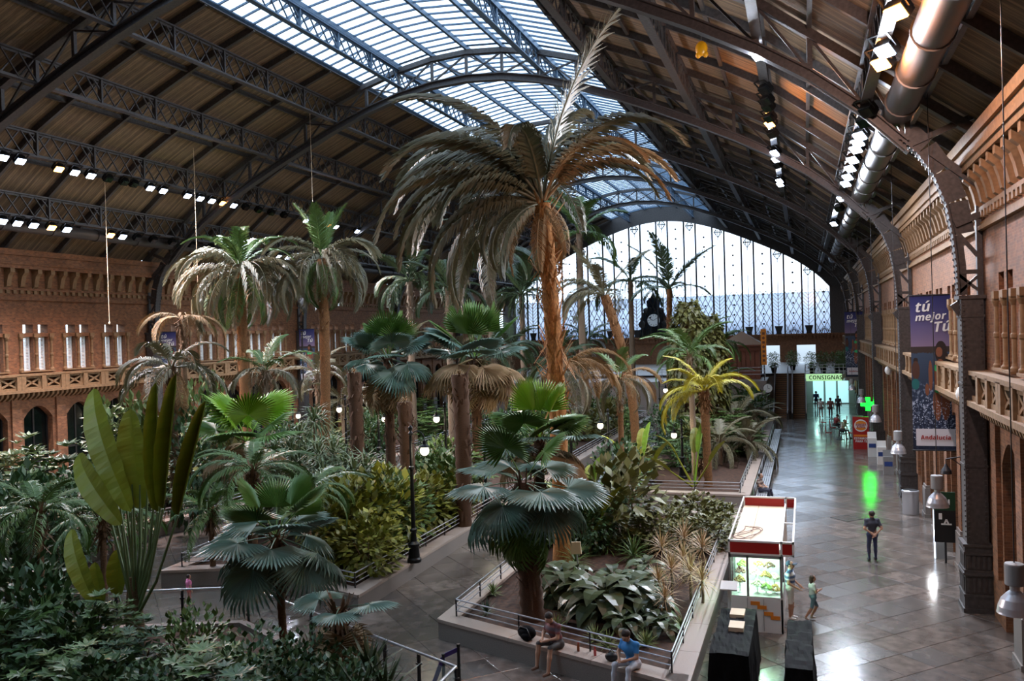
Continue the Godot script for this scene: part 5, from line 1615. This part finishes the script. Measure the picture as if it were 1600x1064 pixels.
# ---------------------------------------------------------------- things on the concourse
func build_kiosk() -> void:
	var x0 := -2.1; var x1 := -.72; var xs := -.4; var d0 := 23.9; var d1 := 30.2
	var o := thing("sweets_kiosk", V(x0, 0, d0))
	tag(o, "white sweets kiosk with glass showcase and red fascia beside the planter", "kiosk")
	var w := x1 - x0; var n := d1 - d0
	var m := MB.new()
	m.span(V(0, 0, 0), V(w, .9, .06)); m.span(V(0, 0, 0), V(.05, .9, n)); m.span(V(w - .05, 0, 0), V(w, .9, n)); m.span(V(0, 0, n - .05), V(w, 2.1, n)); m.span(V(0, .9, 0), V(w, .95, n)); m.span(V(.06, .9, 1.5), V(w, 2.0, 1.55))
	part(m, "counter", M.white, o)
	m = MB.new()
	for e in [0.0, .46, w - .06]: m.span(V(e, .95, 0), V(e + .06, 2.05, .06))
	m.span(V(0, 1.98, 0), V(w, 2.08, .06)); m.span(V(w - .05, .95, 1.5), V(w, 2.05, 1.56)); m.span(V(0, .95, 1.5), V(.05, 2.05, 1.56))
	for e in [.46, .88]: m.span(V(e, .04, -.012), V(e + .012, .9, 0))
	part(m, "frame", M.grey, o)
	for k in 4:
		m = MB.new(); m.span(V(.55 + k * .17, .82 - k * .1 - (.06 if k > 1 else 0.0), -.014), V(.55 + k * .17 + .24, .72 - k * .1 - (.06 if k > 1 else 0.0), -.002))
		part(m, "gold_panel", M.amber, o)
	for e in [[.06, .46], [.52, w - .06]]:
		m = MB.new(); m.span(V(e[0], .95, .02), V(e[1], 1.98, .032))
		part(m, "pane", M.pane_glass, o)
	m = MB.new(); m.span(V(w - .03, .95, .06), V(w - .018, 1.98, 1.5))
	part(m, "pane", M.pane_glass, o)
	m = MB.new(); m.span(V(.05, 1.99, .08), V(w - .05, 2.02, 1.48))
	part(m, "light_panel", M.case_light, o)
	for q in [.5, 1.1]:
		var l := OmniLight3D.new()
		l.name = "case_glow"; l.light_color = Color(.8, 1, .88); l.light_energy = .8; l.light_size = .2; l.omni_range = 30; l.omni_attenuation = 2; l.shadow_enabled = true
		l.position = V(w * .5, 1.88, q); o.add_child(l)
	m = MB.new(); m.span(V(w * .42, 1.62, 1.44), V(w * .62, 1.9, 1.49))
	part(m, "price_card", mat("lime_card", Color(.62, .85, .1), .6), o)
	# roof boards, set below the red fascias
	for k in 6:
		for e in [[.02, .5], [.51, w - .02]]:
			m = MB.new(); m.span(V(e[0], 2.1, .08 + k * (n - .1) / 6.0), V(e[1], 2.14, .07 + (k + 1) * (n - .1) / 6.0))
			part(m, "roof_panel", M.cream, o)
	var ws := xs - x0
	for e in [0.0, n - .06]:
		m = MB.new(); m.span(V(.04, 2.1, e), V(w - .06, 2.4, e + .05)); m.span(V(w + .02, 2.1, e), V(ws - .04, 2.4, e + .05))
		part(m, "red_fascia", M.red, o)
		m = MB.new()
		for y in [2.06, 2.4]: m.span(V(0, y, e - .01), V(ws, y + .05, e + .06))
		for q in [0.0, w - .03, ws - .05]: m.span(V(q, 2.06, e - .01), V(q + .05, 2.45, e + .06))
		part(m, "fascia_frame", M.white, o)
	m = MB.new()
	m.span(V(ws - .05, 2.4, 0), V(ws, 2.44, n)); m.span(V(0, 2.4, 0), V(.04, 2.44, n)); m.span(V(w - .05, 2.14, 0), V(w, 2.24, n)); m.span(V(w, 2.3, n * .45), V(ws, 2.34, n * .45 + .06))
	part(m, "edge_rail", M.white, o)
	# cable left lying on the roof
	var cb := thing("roof_cable", V(x0 + .4, 2.16, d0 + 1.2))
	tag(cb, "tangled brown cable lying on the kiosk roof", "cable")
	var pts := PackedVector3Array(); var rr := PackedFloat32Array()
	for k in 60:
		var f := k / 59.0 * TAU * 3.0
		pts.append(V(sin(f) * (.3 + .1 * sin(f * .7)) + .1 * sin(f * 2.3), .01 + .006 * (k % 3), .9 + cos(f * .8) * .8)); rr.append(.009)
	m = MB.new(); m.tube(pts, rr, 5)
	part(m, "loops", M.teak, cb)
	# cake stands heaped with sweets
	var tones := [Color(.62, .48, .24), Color(.88, .85, .75), Color(.62, .74, .35), Color(.76, .58, .32), Color(.45, .3, .24), Color(.85, .66, .7)]
	var q := 0
	for e in [[.26, .3, .3], [.72, .3, .22], [.95, .25, .14], [1.18, .35, .1], [.24, .75, .42], [.66, .7, .4], [.92, .65, .36], [1.15, .75, .3], [.3, 1.2, .5], [.7, 1.2, .52], [1.0, 1.15, .5]]:
		var s := thing("cake_stand", V(x0 + e[0], .95, d0 + e[1]))
		tag(s, "cake stand heaped with %s sweets in the kiosk showcase" % ["brown", "cream", "green", "caramel", "chocolate", "pink"][q % 6], "cake stand", "cake stands, %s" % ["brown", "cream", "green", "caramel", "chocolate", "pink"][q % 6])
		m = MB.new(); m.lathe(Vector3.ZERO, [[.08, 0], [.07, .015], [.015, .04], [.015, e[2] - .03], [.05, e[2] - .02], [.14, e[2]], [.14, e[2] + .012], [0.0, e[2] + .012]], 12)
		part(m, "stand", M.white, s)
		m = MB.new()
		for k in 34:
			var f := sqrt(rng.randf()); var a := rng.randf() * TAU
			m.ball(Vector3(cos(a) * f * .15, e[2] + .03 + (1 - f) * .14, sin(a) * f * .15), Vector3.ONE * .034, 6, 4)
		tag(part(m, "sweets", mat("sweet_%d" % q, tones[q % 6], .6), s), "", "", "", "stuff")
		q += 1

func draped(size: Vector3, seed_: int) -> MB:   # a cloth-covered block with folds
	var m := MB.new()
	var f := FastNoiseLite.new()
	f.seed = seed_; f.frequency = 1.6
	var fn := func(p: Vector3) -> Vector3:
		var k := f.get_noise_3d(p.x * 1.5, p.y * .5, p.z * 1.5) * .07
		var out := Vector3(p.x, 0, p.z).normalized()
		var low_ := 1.0 - p.y / size.y
		return p + out * (k + .05 * low_ + .03 * low_ * sin(p.x * 19.0 + p.z * 17.0)) + Vector3.UP * (k * .9 if p.y > .02 else 0.0)
	var n := 14
	for ax in 5:
		for i in n:
			for j in n:
				var q := []
				for e in [[i, j], [i + 1, j], [i + 1, j + 1], [i, j + 1]]:
					var u: float = float(e[0]) / n; var v: float = float(e[1]) / n
					var p: Vector3
					match ax:
						0: p = Vector3(u - .5, 1, v - .5)
						1: p = Vector3(u - .5, 1 - v, .5)
						2: p = Vector3(.5 - u, 1 - v, -.5)
						3: p = Vector3(.5, 1 - v, .5 - u)
						4: p = Vector3(-.5, 1 - v, u - .5)
					p.x *= 1.0 - .12 * p.y; p.z *= 1.0 - .06 * p.y
					q.append(fn.call(p * size))
				m.quad(q[0], q[1], q[2], q[3])
	return m

func build_concourse() -> void:
	var m: MB
	build_kiosk()
	var o := thing("covered_stall", V(-1.72, 0, 20.6))
	tag(o, "stall draped in a black cover next to the planter ledge", "stall")
	part(draped(Vector3(.95, 1.15, 3.4), 3), "cover", M.cover, o)
	for e in [[-.1, 1.1, 1.1], [-.05, 1.12, .1]]:
		m = MB.new(); m.box(Vector3(e[0] + .1, e[1] + .06, -e[2]), Vector3(.34, .12, .5))
		part(m, "carton", M.cream, o)
	o = thing("covered_stall", V(-.28, 0, 20.2))
	tag(o, "narrow stall draped in a dark cover standing apart on the paving", "stall")
	part(draped(Vector3(.62, 1.1, 3.2), 5), "cover", M.cover, o)
	o = thing("display_stand", V(-2.0, 0, 22.75))
	tag(o, "white display stand with tilted top behind the draped stall", "stand")
	m = MB.new(); m.box(Vector3(0, .75, 0), Vector3(.08, 1.5, .08)); m.box(Vector3(0, .02, 0), Vector3(.4, .04, .4))
	part(m, "post", M.white, o)
	m = MB.new(); m.box(Vector3(0, 1.53, 0), Vector3(.42, .04, .42), Basis(Vector3.RIGHT, .25))
	part(m, "top", M.white, o)
	# steel bench row along the long bed
	for k in 9:
		var d := 42.0 + k * 3.0
		o = thing("steel_bench", V(-2.05, 0, d))
		tag(o, "perforated steel bench section along the planter ledge", "bench", "steel benches")
		m = MB.new()
		for j in 5: m.box(Vector3(-.2 + j * .1, .43, 0), Vector3(.08, .03, 2.9))
		part(m, "seat", M.steel, o)
		m = MB.new()
		for j in 3: m.box(Vector3(-.3, .58 + j * .11, 0), Vector3(.03, .09, 2.9))
		part(m, "backrest", M.steel, o)
		for z in [-1.2, 1.2]:
			m = MB.new(); m.bar(Vector3(.18, 0, z), Vector3(.1, .42, z), .05, .05); m.bar(Vector3(-.22, 0, z), Vector3(-.3, .85, z), .05, .05); m.box(Vector3(0, .4, z), Vector3(.5, .04, .05))
			part(m, "leg", M.dark_steel, o)
	# litter bin, signs and totem at the wall
	o = thing("litter_bin", V(4.1, 0, 40.2))
	tag(o, "round steel litter bin by the concourse wall", "bin")
	m = MB.new(); m.lathe(Vector3.ZERO, [[.32, 0], [.33, .03], [.33, .9], [.35, .92], [.35, 1.0], [.3, 1.03]], 20)
	part(m, "drum", M.steel, o)
	m = MB.new(); m.lathe(Vector3.ZERO, [[.3, 1.02], [.2, 1.03], [.0, 1.01]], 16)
	part(m, "lid", M.black, o)
	o = thing("exit_sign", V(4.33, 1.55, 32.2))
	tag(o, "tall green and black direction sign beside the iron column", "sign")
	m = MB.new(); m.box(Vector3(0, .55, 0), Vector3(.66, .62, .06))
	part(m, "green_panel", mat("sign_green", Color(.03, .22, .12), .5), o)
	m = MB.new(); m.box(Vector3(0, -.3, 0), Vector3(.66, 1.08, .06))
	part(m, "black_panel", M.black, o)
	m = MB.new()
	m.bar(Vector3(-.14, .7, .04), Vector3(.13, .43, .04), .05, .012, Vector3.BACK); m.bar(Vector3(.13, .43, .04), Vector3(-.06, .43, .04), .05, .012, Vector3.BACK); m.bar(Vector3(.13, .43, .04), Vector3(.13, .62, .04), .05, .012, Vector3.BACK)
	m.box(Vector3(-.14, .04, .04), Vector3(.1, .2, .012)); m.bar(Vector3(-.12, -.22, .04), Vector3(.2, -.22, .04), .05, .012, Vector3.BACK); m.bar(Vector3(-.02, -.2, .04), Vector3(.04, -.06, .04), .05, .012, Vector3.BACK); m.bar(Vector3(.1, -.2, .04), Vector3(.04, -.06, .04), .05, .012, Vector3.BACK)
	part(m, "pictograms", M.white, o)
	m = MB.new(); m.rod(Vector3(0, -.84, 0), Vector3(0, -1.55, 0), .04)
	part(m, "stand", M.dark_steel, o)
	o = thing("light_totem", V(4.1, 0, 32.8))
	tag(o, "slim lit totem standing beside the green direction sign", "totem")
	m = MB.new(); m.box(Vector3(.14, .85, 0), Vector3(.3, 1.7, .2))
	part(m, "case", M.grey, o)
	m = MB.new(); m.box(Vector3(-.03, .85, .05), Vector3(.04, 1.66, .1))
	part(m, "light_strip", M.totem_light, o)
	m = MB.new(); m.box(Vector3(.14, 1.5, .105), Vector3(.16, .2, .01))
	part(m, "red_mark", M.red, o)
	var tl := OmniLight3D.new()
	tl.name = "glow"; tl.light_energy = .5; tl.light_size = .1; tl.omni_range = 30; tl.omni_attenuation = 2; tl.shadow_enabled = true; tl.position = Vector3(-.12, .9, .1)
	o.add_child(tl)
	o = thing("wall_bell_lamp", V(4.55, 3.9, 29.6))
	tag(o, "small dark bell lamp on a bracket beside the iron column", "lamp")
	m = MB.new(); m.lathe(Vector3(-.5, -.45, 0), [[.17, 0], [.15, .1], [.07, .22], [.03, .3]], 12)
	part(m, "shade", M.dark_steel, o)
	m = MB.new(); m.rod(Vector3(0, .1, 0), Vector3(-.5, .0, 0), .02); m.rod(Vector3(0, -.25, 0), Vector3(-.35, .03, 0), .015); m.rod(Vector3(-.5, .0, 0), Vector3(-.5, -.16, 0), .015)
	part(m, "bracket", M.dark_steel, o)
	for e in [[6.5, 28.5, "loudspeaker"], [6.0, 52.5, "camera"]]:
		o = thing("wall_" + e[2], V(4.5, e[0] - .5, e[1]))
		tag(o, "small pale wall %s fixed below the balcony" % e[2], e[2])
		m = MB.new(); m.ball(Vector3(-.1, 0, 0), Vector3(.2, .25, .2), 12, 8); m.box(Vector3(.15, .05, 0), Vector3(.35, .1, .1))
		part(m, "case", M.white, o)
	# green pharmacy cross
	o = thing("pharmacy_cross", V(3.9, 2.75, 62.4))
	tag(o, "glowing green pharmacy cross projecting from the wall", "sign")
	m = MB.new(); m.box(Vector3(0, 0, 0), Vector3(.3, .9, .14)); m.box(Vector3(0, 0, 0), Vector3(.9, .3, .14))
	part(m, "cross", M.green_sign, o)
	m = MB.new(); m.rod(Vector3(.4, 0, 0), Vector3(.85, 0, 0), .03)
	part(m, "bracket", M.dark_steel, o)
	var gl := OmniLight3D.new()
	gl.name = "glow"; gl.light_color = Color(.1, 1, .2); gl.light_energy = 1.2; gl.light_size = .3; gl.omni_range = 40; gl.omni_attenuation = 2; gl.shadow_enabled = true; gl.position = Vector3(0, 0, .3)
	o.add_child(gl)
	# burger stand board with round emblem
	o = thing("burger_board", V(3.3, 0, 60.2))
	tag(o, "red upright advertising board with round burger emblem", "sign")
	m = MB.new(); m.box(Vector3(0, 1.05, 0), Vector3(.95, 2.1, .18))
	part(m, "board", M.red, o)
	m = MB.new(); m.tube(PackedVector3Array([Vector3(0, 1.55, .09), Vector3(0, 1.55, .11)]), PackedFloat32Array([.4, .4]), 24)
	part(m, "emblem", M.white, o)
	m = MB.new()
	for s in [1.0, -1.0]:
		var pl := PackedVector2Array()
		for k in 9: pl.append(Vector2(cos(PI * k / 8.0) * .32, 1.55 + s * (.13 + sin(PI * k / 8.0) * .18)))
		m.prism(pl, func(x, y, z): return Vector3(x, y, z), .112, .12)
	part(m, "bun", M.amber, o)
	text("BURGER", .17, M.red, o, Transform3D(Basis(), Vector3(0, 1.61, .125))); text("KING", .2, M.red, o, Transform3D(Basis(), Vector3(0, 1.47, .125)))
	m = MB.new(); m.box(Vector3(0, .9, .092), Vector3(.85, .12, .01))
	part(m, "orange_strip", M.amber, o)
	text("ESTAMOS", .19, M.white, o, Transform3D(Basis(), Vector3(0, .72, .1))); text("PARA TI", .19, M.white, o, Transform3D(Basis(), Vector3(0, .53, .1)))
	o = thing("menu_panel", V(3.2, 0, 61.6))
	tag(o, "plain grey panel standing behind the red burger board", "panel")
	m = MB.new(); m.box(Vector3(0, 1.4, 0), Vector3(.7, 1.3, .08)); m.box(Vector3(-.3, .4, 0), Vector3(.06, .8, .06)); m.box(Vector3(.3, .4, 0), Vector3(.06, .8, .06))
	part(m, "panel", M.grey, o)
	# white information stands
	for e in [[3.75, 57.0, 1.15, "white leaflet stand beside the red burger board"], [4.05, 54.0, 1.0, "white and blue information stand beyond the pendant lamp"], [4.1, 50.5, .95, "low grey stand against the concourse wall"]]:
		o = thing("information_stand", V(e[0], 0, e[1]))
		tag(o, e[3], "stand")
		m = MB.new(); m.box(Vector3(0, e[2] * .5, 0), Vector3(.5, e[2], .35)); m.box(Vector3(0, e[2] + .15, -.1), Vector3(.5, .4, .05), Basis(Vector3.RIGHT, -.3))
		part(m, "body", M.white if e[1] > 51 else M.grey, o)
		m = MB.new(); m.box(Vector3(0, e[2] * .6, .18), Vector3(.4, .25, .01))
		part(m, "label_plate", mat("plate_blue_%d" % int(e[1]), Color(.15, .25, .5), .5), o)
	# red café chairs and tables
	for k in 3:
		o = thing("cafe_table", V([2.2, 2.6, 2.0][k], 0, [65.2, 68.6, 72.0][k]))
		tag(o, ["small round cafe table nearest the burger board", "small round cafe table between the diners", "small round cafe table nearest the escalators"][k], "table")
		m = MB.new(); m.lathe(Vector3.ZERO, [[.28, 0], [.27, .02], [.03, .04], [.03, .72], [.36, .73], [.36, .76], [0.0, .76]], 16)
		part(m, "table", M.dark_steel, o)
		for s in [-1.0, 1.0]:
			var c := thing("cafe_chair", V([2.2, 2.6, 2.0][k] + s * .75, 0, [65.2, 68.6, 72.0][k] + .2))
			tag(c, "red cafe chair at the round tables", "chair", "red cafe chairs")
			m = MB.new(); m.box(Vector3(0, .45, 0), Vector3(.42, .04, .42))
			part(m, "seat", M.red, c)
			m = MB.new(); m.box(Vector3(s * .2, .72, 0), Vector3(.04, .45, .42), Basis(Vector3.BACK, -s * .1))
			part(m, "backrest", M.red, c)
			for e in [[-.17, -.17], [.17, -.17], [-.17, .17], [.17, .17]]:
				m = MB.new(); m.rod(Vector3(e[0], 0, e[1]), Vector3(e[0], .44, e[1]), .014, 5)
				part(m, "leg", M.steel, c)
	# banners
	var tex := banner_print()
	banner(V(4.27, 3.65, 33.4), 1.45, 5.45, 0.0, "tall blue holiday banner with bather on the wall by the iron column", tex)
	banner(V(3.95, 3.7, 78), 1.45, 5.45, 0.0, "farther holiday banner hanging near the lockers", tex)
	banner(V(-38.25, 6.2, 44.9), 1.0, 2.7, .5, "small blue holiday banner before the garden-side windows", tex)
	banner(V(-38.2, 4.8, 61), 1.2, 4.2, .5, "holiday banner hanging farther along the garden-side wall", tex)
	# belongings on the ledge
	var a := V(-6.75, .56, 20.42)
	o = thing("backpack", a, -.4)
	tag(o, "dark backpack lying on the ledge next to the seated man", "bag")
	m = MB.new(); m.ball(Vector3(0, .16, 0), Vector3(.27, .17, .18), 14, 8); m.ball(Vector3(.08, .1, .14), Vector3(.16, .1, .07), 10, 6)
	part(m, "sack", M.cover, o)
	m = MB.new(); m.tube(PackedVector3Array([Vector3(-.2, .2, .1), Vector3(-.1, .32, .12), Vector3(.1, .3, .12), Vector3(.22, .12, .12)]), PackedFloat32Array([.018, .018, .018, .018]), 6)
	part(m, "strap", M.black, o)
	a = V(-4.4, .56, 19.5)
	o = thing("shoulder_bag", Vector3(a.x, .56, a.z))
	tag(o, "small black bag at the hip of the man in blue", "bag")
	m = MB.new(); m.ball(Vector3(0, .1, 0), Vector3(.16, .11, .1), 12, 8); m.tube(PackedVector3Array([Vector3(-.12, .15, 0), Vector3(0, .27, 0), Vector3(.12, .15, 0)]), PackedFloat32Array([.012, .012, .012]), 5)
	part(m, "bag", M.black, o)
	for e in [[911, -5.3, "amber drink bottle on the ledge between the seated men"], [945, -4.85, "pink drink bottle on the ledge near the man in blue"]]:
		o = thing("drink_bottle", V(e[1], .56, 21.3 - (e[1] + 9.55) * .393 + .28))
		o.scale = Vector3.ONE * .8
		tag(o, e[2], "bottle")
		m = MB.new(); m.lathe(Vector3.ZERO, [[.04, 0], [.042, .02], [.042, .15], [.02, .2], [.018, .24]], 12)
		part(m, "bottle", mat("drink_%d" % int(e[0]), Color(.5, .25, .12) if e[0] < 920 else Color(.7, .3, .3), .25), o)
		m = MB.new(); m.lathe(Vector3(0, .235, 0), [[.02, 0], [.02, .03], [0.0, .03]], 10)
		part(m, "cap", M.red, o)
	a = gp(905, 925, .42)
	o = thing("notice_board", Vector3(a.x, .42, a.z))
	tag(o, "pale square notice on a leaning pole among the broad leaves", "sign")
	m = MB.new(); m.rod(Vector3(.05, 0, 0), Vector3(-.05, 1.2, 0), .025)
	part(m, "pole", M.grey, o)
	m = MB.new(); m.box(Vector3(-.06, 1.32, .03), Vector3(.32, .36, .05), Basis(Vector3.BACK, .08))
	part(m, "plate", M.cream, o)
	a = gp(728, 1064, .0)
	o = thing("queue_barrier", Vector3(a.x, 0, a.z + .4))
	tag(o, "dark barrier posts with a folded purple strap near the handrail", "barrier")
	m = MB.new(); m.lathe(Vector3.ZERO, [[.17, 0], [.17, .03], [.04, .06], [.035, .95], [.045, .97], [.045, 1.02], [0.0, 1.02]], 12)
	m.lathe(Vector3(-.3, 0, .2), [[.17, 0], [.17, .03], [.04, .06], [.035, .8], [.045, .84], [0.0, .84]], 12)
	part(m, "posts", M.black, o)
	m = MB.new(); m.bar(Vector3(0, .9, 0), Vector3(-.3, .78, .2), .02, .1); m.bar(Vector3(-.3, .75, .22), Vector3(-.5, .2, .3), .02, .1)
	part(m, "strap", mat("violet", Color(.2, .13, .4), .7), o)
	# little yellow balloon caught up in the roof
	var yb := dp(1096, 76, 32)
	o = thing("foil_balloon", yb)
	tag(o, "small yellow balloon floating up under the roof", "balloon")
	m = MB.new(); m.ball(Vector3(0, 0, 0), Vector3(.22, .28, .12), 12, 8); m.ball(Vector3(-.12, -.22, 0), Vector3(.1, .12, .08), 8, 6); m.ball(Vector3(.14, -.22, 0), Vector3(.1, .12, .08), 8, 6)
	part(m, "foil", mat("yellow_foil", Color(.9, .6, .05), .3), o)
	m = MB.new(); m.rod(Vector3(0, .2, 0), Vector3(0, prof(yb.x - AX) - yb.y - .1, 0), .006, 4)
	part(m, "string", M.grey, o)

# ---------------------------------------------------------------- far end: escalators, terrace, pavilion
func build_far() -> void:
	var m := MB.new()
	var o := thing("upper_terrace", V(0, 0, 79.4))
	tag(o, "raised terrace at the foot of the arched window", "terrace", "", "structure")
	m.span(V(-33, 0, 6.4), V(-.0, 3.6, 7.0)); m.span(V(-33, 3.4, 6.4), V(4.7, 3.6, FAR - 79.4)); m.span(V(-33, 0, .3), V(-3.3, 3.3, 6.6)); m.span(V(0, 3.0, 4.4), V(4.7, 3.6, 7.0))
	part(m, "slab", M.granite, o)
	m = MB.new()
	for e in [[-.0, 4.7, 4.5], [-33.0, -3.4, .35]]:
		for y in [3.9, 4.2, 4.5]: m.rod(V(e[0], y, e[2]), V(e[1], y, e[2]), .025, 5)
		for k in 14: m.rod(V(lerpf(e[0], e[1], k / 13.0), 3.3, e[2]), V(lerpf(e[0], e[1], k / 13.0), 4.5, e[2]), .025, 5)
	part(m, "railing", M.steel, o)
	m = MB.new(); m.span(V(-.1, 0, 15.0), V(4.7, 3.4, 15.3)); m.span(V(-.1, 0, 5.0), V(.0, 3.4, 15.2))
	part(m, "passage_wall", M.grey, o)
	for k in 3:
		m = MB.new(); m.span(V(.7 + k * 1.2, .1, 14.9), V(1.7 + k * 1.2, 2.7, 14.98))
		part(m, "lit_door", M.hall_light, o)
	for e in [[.6, 3.3, 9.0], [3.0, 3.3, 9.0]]:
		var l := OmniLight3D.new()
		l.name = "passage_glow"; l.light_color = Color(.75, 1, .95); l.light_energy = 1.2; l.light_size = .4; l.omni_range = 40; l.omni_attenuation = 2; l.shadow_enabled = true; l.position = V(e[0] + .6, 2.7, e[2] + 4.0)
		o.add_child(l)
	var s := thing("lockers_sign", V(1.55, 3.0, 83.6))
	tag(s, "pale green sign reading CONSIGNAS across the passage", "sign")
	m = MB.new(); m.box(V(0, .32, 0), Vector3(3.1, .64, .12))
	part(m, "board", M.pale_sign, s)
	text("CONSIGNAS", .5, M.dark_steel, s, Transform3D(Basis(), Vector3(.15, .32, .07)))
	# escalators
	for k in 2:
		var x: float = [-2.15, -.6][k]
		var e := thing("escalator", V(x, 0, 79.0))
		tag(e, ["escalator nearer the clock on the pole", "escalator nearer the lockers sign"][k], "escalator")
		for j in 21:
			m = MB.new(); m.box(V(0, .09 + j * .172, .35 + j * .3), Vector3(.95, .18, .34))
			part(m, "step", mat("step_brown", Color(.36, .26, .18), .7) if not M.has("step_brown") else M.step_brown, e)
			m = MB.new(); m.box(V(0, .175 + j * .172, .2 + j * .3), Vector3(.95, .02, .04))
			part(m, "step_nosing", M.amber, e)
		for q in [-.58, .58]:
			m = MB.new(); m.bar(V(q, .3, .2), V(q, 3.9, 6.5), .1, .5)
			m.box(V(q, .42, -.1), Vector3(.12, .8, .6))
			part(m, "balustrade", M.dark_steel, e)
			m = MB.new(); m.bar(V(q, .66, .1), V(q, 4.26, 6.4), .1, .08); m.ball(V(q, .66, -.35), Vector3(.06, .18, .18), 10, 6); m.bar(V(q, .82, -.35), V(q, .72, .15), .1, .08)
			part(m, "handrail", M.steel, e)
	# clock on a pole
	o = thing("pole_clock", V(-3.15, 0, 78.6))
	tag(o, "round white clock on a short pole beside the escalator", "clock")
	m = MB.new(); m.rod(Vector3(0, 0, 0), Vector3(0, 2.3, 0), .06); m.rod(V(0, 2.72, -.08), V(0, 2.72, .08), .42, 20)
	part(m, "post", M.dark_steel, o)
	m = MB.new(); m.rod(Vector3(0, 2.72, .085), Vector3(0, 2.72, .1), .38, 24)
	part(m, "dial", M.white, o)
	m = MB.new(); m.bar(Vector3(0, 2.72, .105), Vector3(.0, 2.98, .105), .03, .01, Vector3.BACK); m.bar(Vector3(0, 2.72, .105), Vector3(.17, 2.66, .105), .04, .01, Vector3.BACK)
	part(m, "hands", M.black, o)
	# teak pavilion with tiled hip roof
	o = thing("teak_pavilion", V(-5.6, 3.3, 84))
	tag(o, "small teak pavilion with low hipped roof on the terrace", "pavilion")
	m = MB.new()
	var a := [Vector3(-2.1, 3.1, 2.1), Vector3(2.1, 3.1, 2.1), Vector3(2.1, 3.1, -2.1), Vector3(-2.1, 3.1, -2.1)]
	for k in 4: m.tri(a[k], Vector3(0, 4.45, 0), a[(k + 1) % 4]); m.tri(a[k], a[(k + 1) % 4], Vector3(0, 4.4, 0))
	part(m, "roof", M.roof_tile, o)
	m = MB.new()
	for k in 4: m.bar(a[k], a[(k + 1) % 4], .12, .16)
	m.box(Vector3(0, 2.8, 1.75), Vector3(3.5, .4, .08)); m.box(Vector3(0, 2.8, -1.75), Vector3(3.5, .4, .08)); m.box(Vector3(1.75, 2.8, 0), Vector3(.08, .4, 3.5)); m.box(Vector3(-1.75, 2.8, 0), Vector3(.08, .4, 3.5))
	part(m, "fascia", M.teak, o)
	for e in [[-1.6, 1.6], [1.6, 1.6], [-1.6, -1.6], [1.6, -1.6]]:
		m = MB.new(); m.box(Vector3(e[0], 1.35, e[1]), Vector3(.16, 2.7, .16))
		part(m, "post", M.teak, o)
	for k in 8:
		m = MB.new(); m.box(Vector3(-1.4 + k * .4, 1.3, 1.55), Vector3(.36, 2.6, .05))
		part(m, "screen_panel", M.teak, o)
	m = MB.new(); m.box(Vector3(0, 1.3, -1.55), Vector3(3.1, 2.6, .05)); m.box(Vector3(-1.58, 1.3, 0), Vector3(.05, 2.6, 3.1)); m.box(Vector3(1.58, 1.3, 0), Vector3(.05, 2.6, 3.1))
	part(m, "rear_screen", M.teak, o)
	o = thing("vertical_sign", V(-3.48, 3.3, 80.2))
	tag(o, "narrow amber vertical sign on a pole before the pavilion", "sign")
	m = MB.new(); m.box(Vector3(0, 3.0, 0), Vector3(.46, 3.2, .1))
	part(m, "board", M.amber, o)
	m = MB.new(); m.rod(Vector3(0, 0, -.08), Vector3(0, 4.5, -.08), .05)
	part(m, "pole", M.dark_steel, o)
	for k in 7:
		m = MB.new(); m.box(Vector3(0, 1.8 + k * .4, .055), Vector3(.22, .22, .01), Basis(Vector3.BACK, .785 * (k % 2)))
		part(m, "glyph", M.teak, o)
	# potted plants on the terrace
	var q := 0
	for e in [[-2.9, 87.5], [-1.2, 92], [.6, 86], [1.6, 86.5], [2.8, 87], [3.6, 86], [3.4, 90]]:
		o = thing("potted_plant", V(e[0], 3.6, e[1]))
		tag(o, "bushy green plant in a dark pot on the terrace", "plant", "terrace pot plants")
		m = MB.new(); m.lathe(Vector3.ZERO, [[.2, 0], [.3, .5], [.33, .52], [.28, .5], [0.0, .48]], 14)
		part(m, "pot", M.lamp_black, o)
		part(bushes["fine"], "foliage", M.bush_mid, o, Transform3D(Basis(Vector3.UP, q).scaled(Vector3(.75, .85, .75)), Vector3(0, .4, 0)))
		q += 1

func _ready() -> void:
	rng.seed = 7
	# camera
	var cam := Camera3D.new()
	cam.name = "camera"
	add_child(cam)
	var rt := Vector3(cy, 0, -sy); var fw0 := Vector3(-sy, 0, -cy)
	var fw := Vector3.UP * sp + fw0 * cp
	var up := Vector3.UP * cp - fw0 * sp
	cam.transform = Transform3D(Basis(rt * cr - up * sr, rt * sr + up * cr, -fw), Vector3(0, EYE, 0))
	cam.fov = rad_to_deg(2.0 * atan(532.0 / F))
	cam.near = .1; cam.far = 600
	# sky and exposure
	var we := WorldEnvironment.new()
	we.name = "environment"
	var env := Environment.new()
	env.background_mode = Environment.BG_SKY
	var sky := Sky.new()
	var ps := ProceduralSkyMaterial.new()
	ps.sky_top_color = Color(.8, .9, 1); ps.sky_horizon_color = Color(.7, .77, .84)
	ps.sky_curve = .15
	ps.ground_bottom_color = Color(.5, .55, .6); ps.ground_horizon_color = Color(.8, .88, .95)
	ps.sun_angle_max = 0
	ps.sky_energy_multiplier = 1.7; ps.ground_energy_multiplier = 1.0
	sky.sky_material = ps
	env.sky = sky
	env.tonemap_mode = Environment.TONE_MAPPER_LINEAR
	env.tonemap_exposure = 1.8
	env.sdfgi_enabled = true; env.ssao_enabled = true; env.ssil_enabled = true
	we.environment = env
	add_child(we)
	make_materials()
	build_roof()
	build_girders()
	build_arches()
	build_wall(1.0)
	build_wall(-1.0)
	build_ends()
	build_floor()
	make_leaves()
	build_planters()
	build_plants()
	build_concourse()
	build_far()
	build_people()
	build_lamps()
	build_floods()
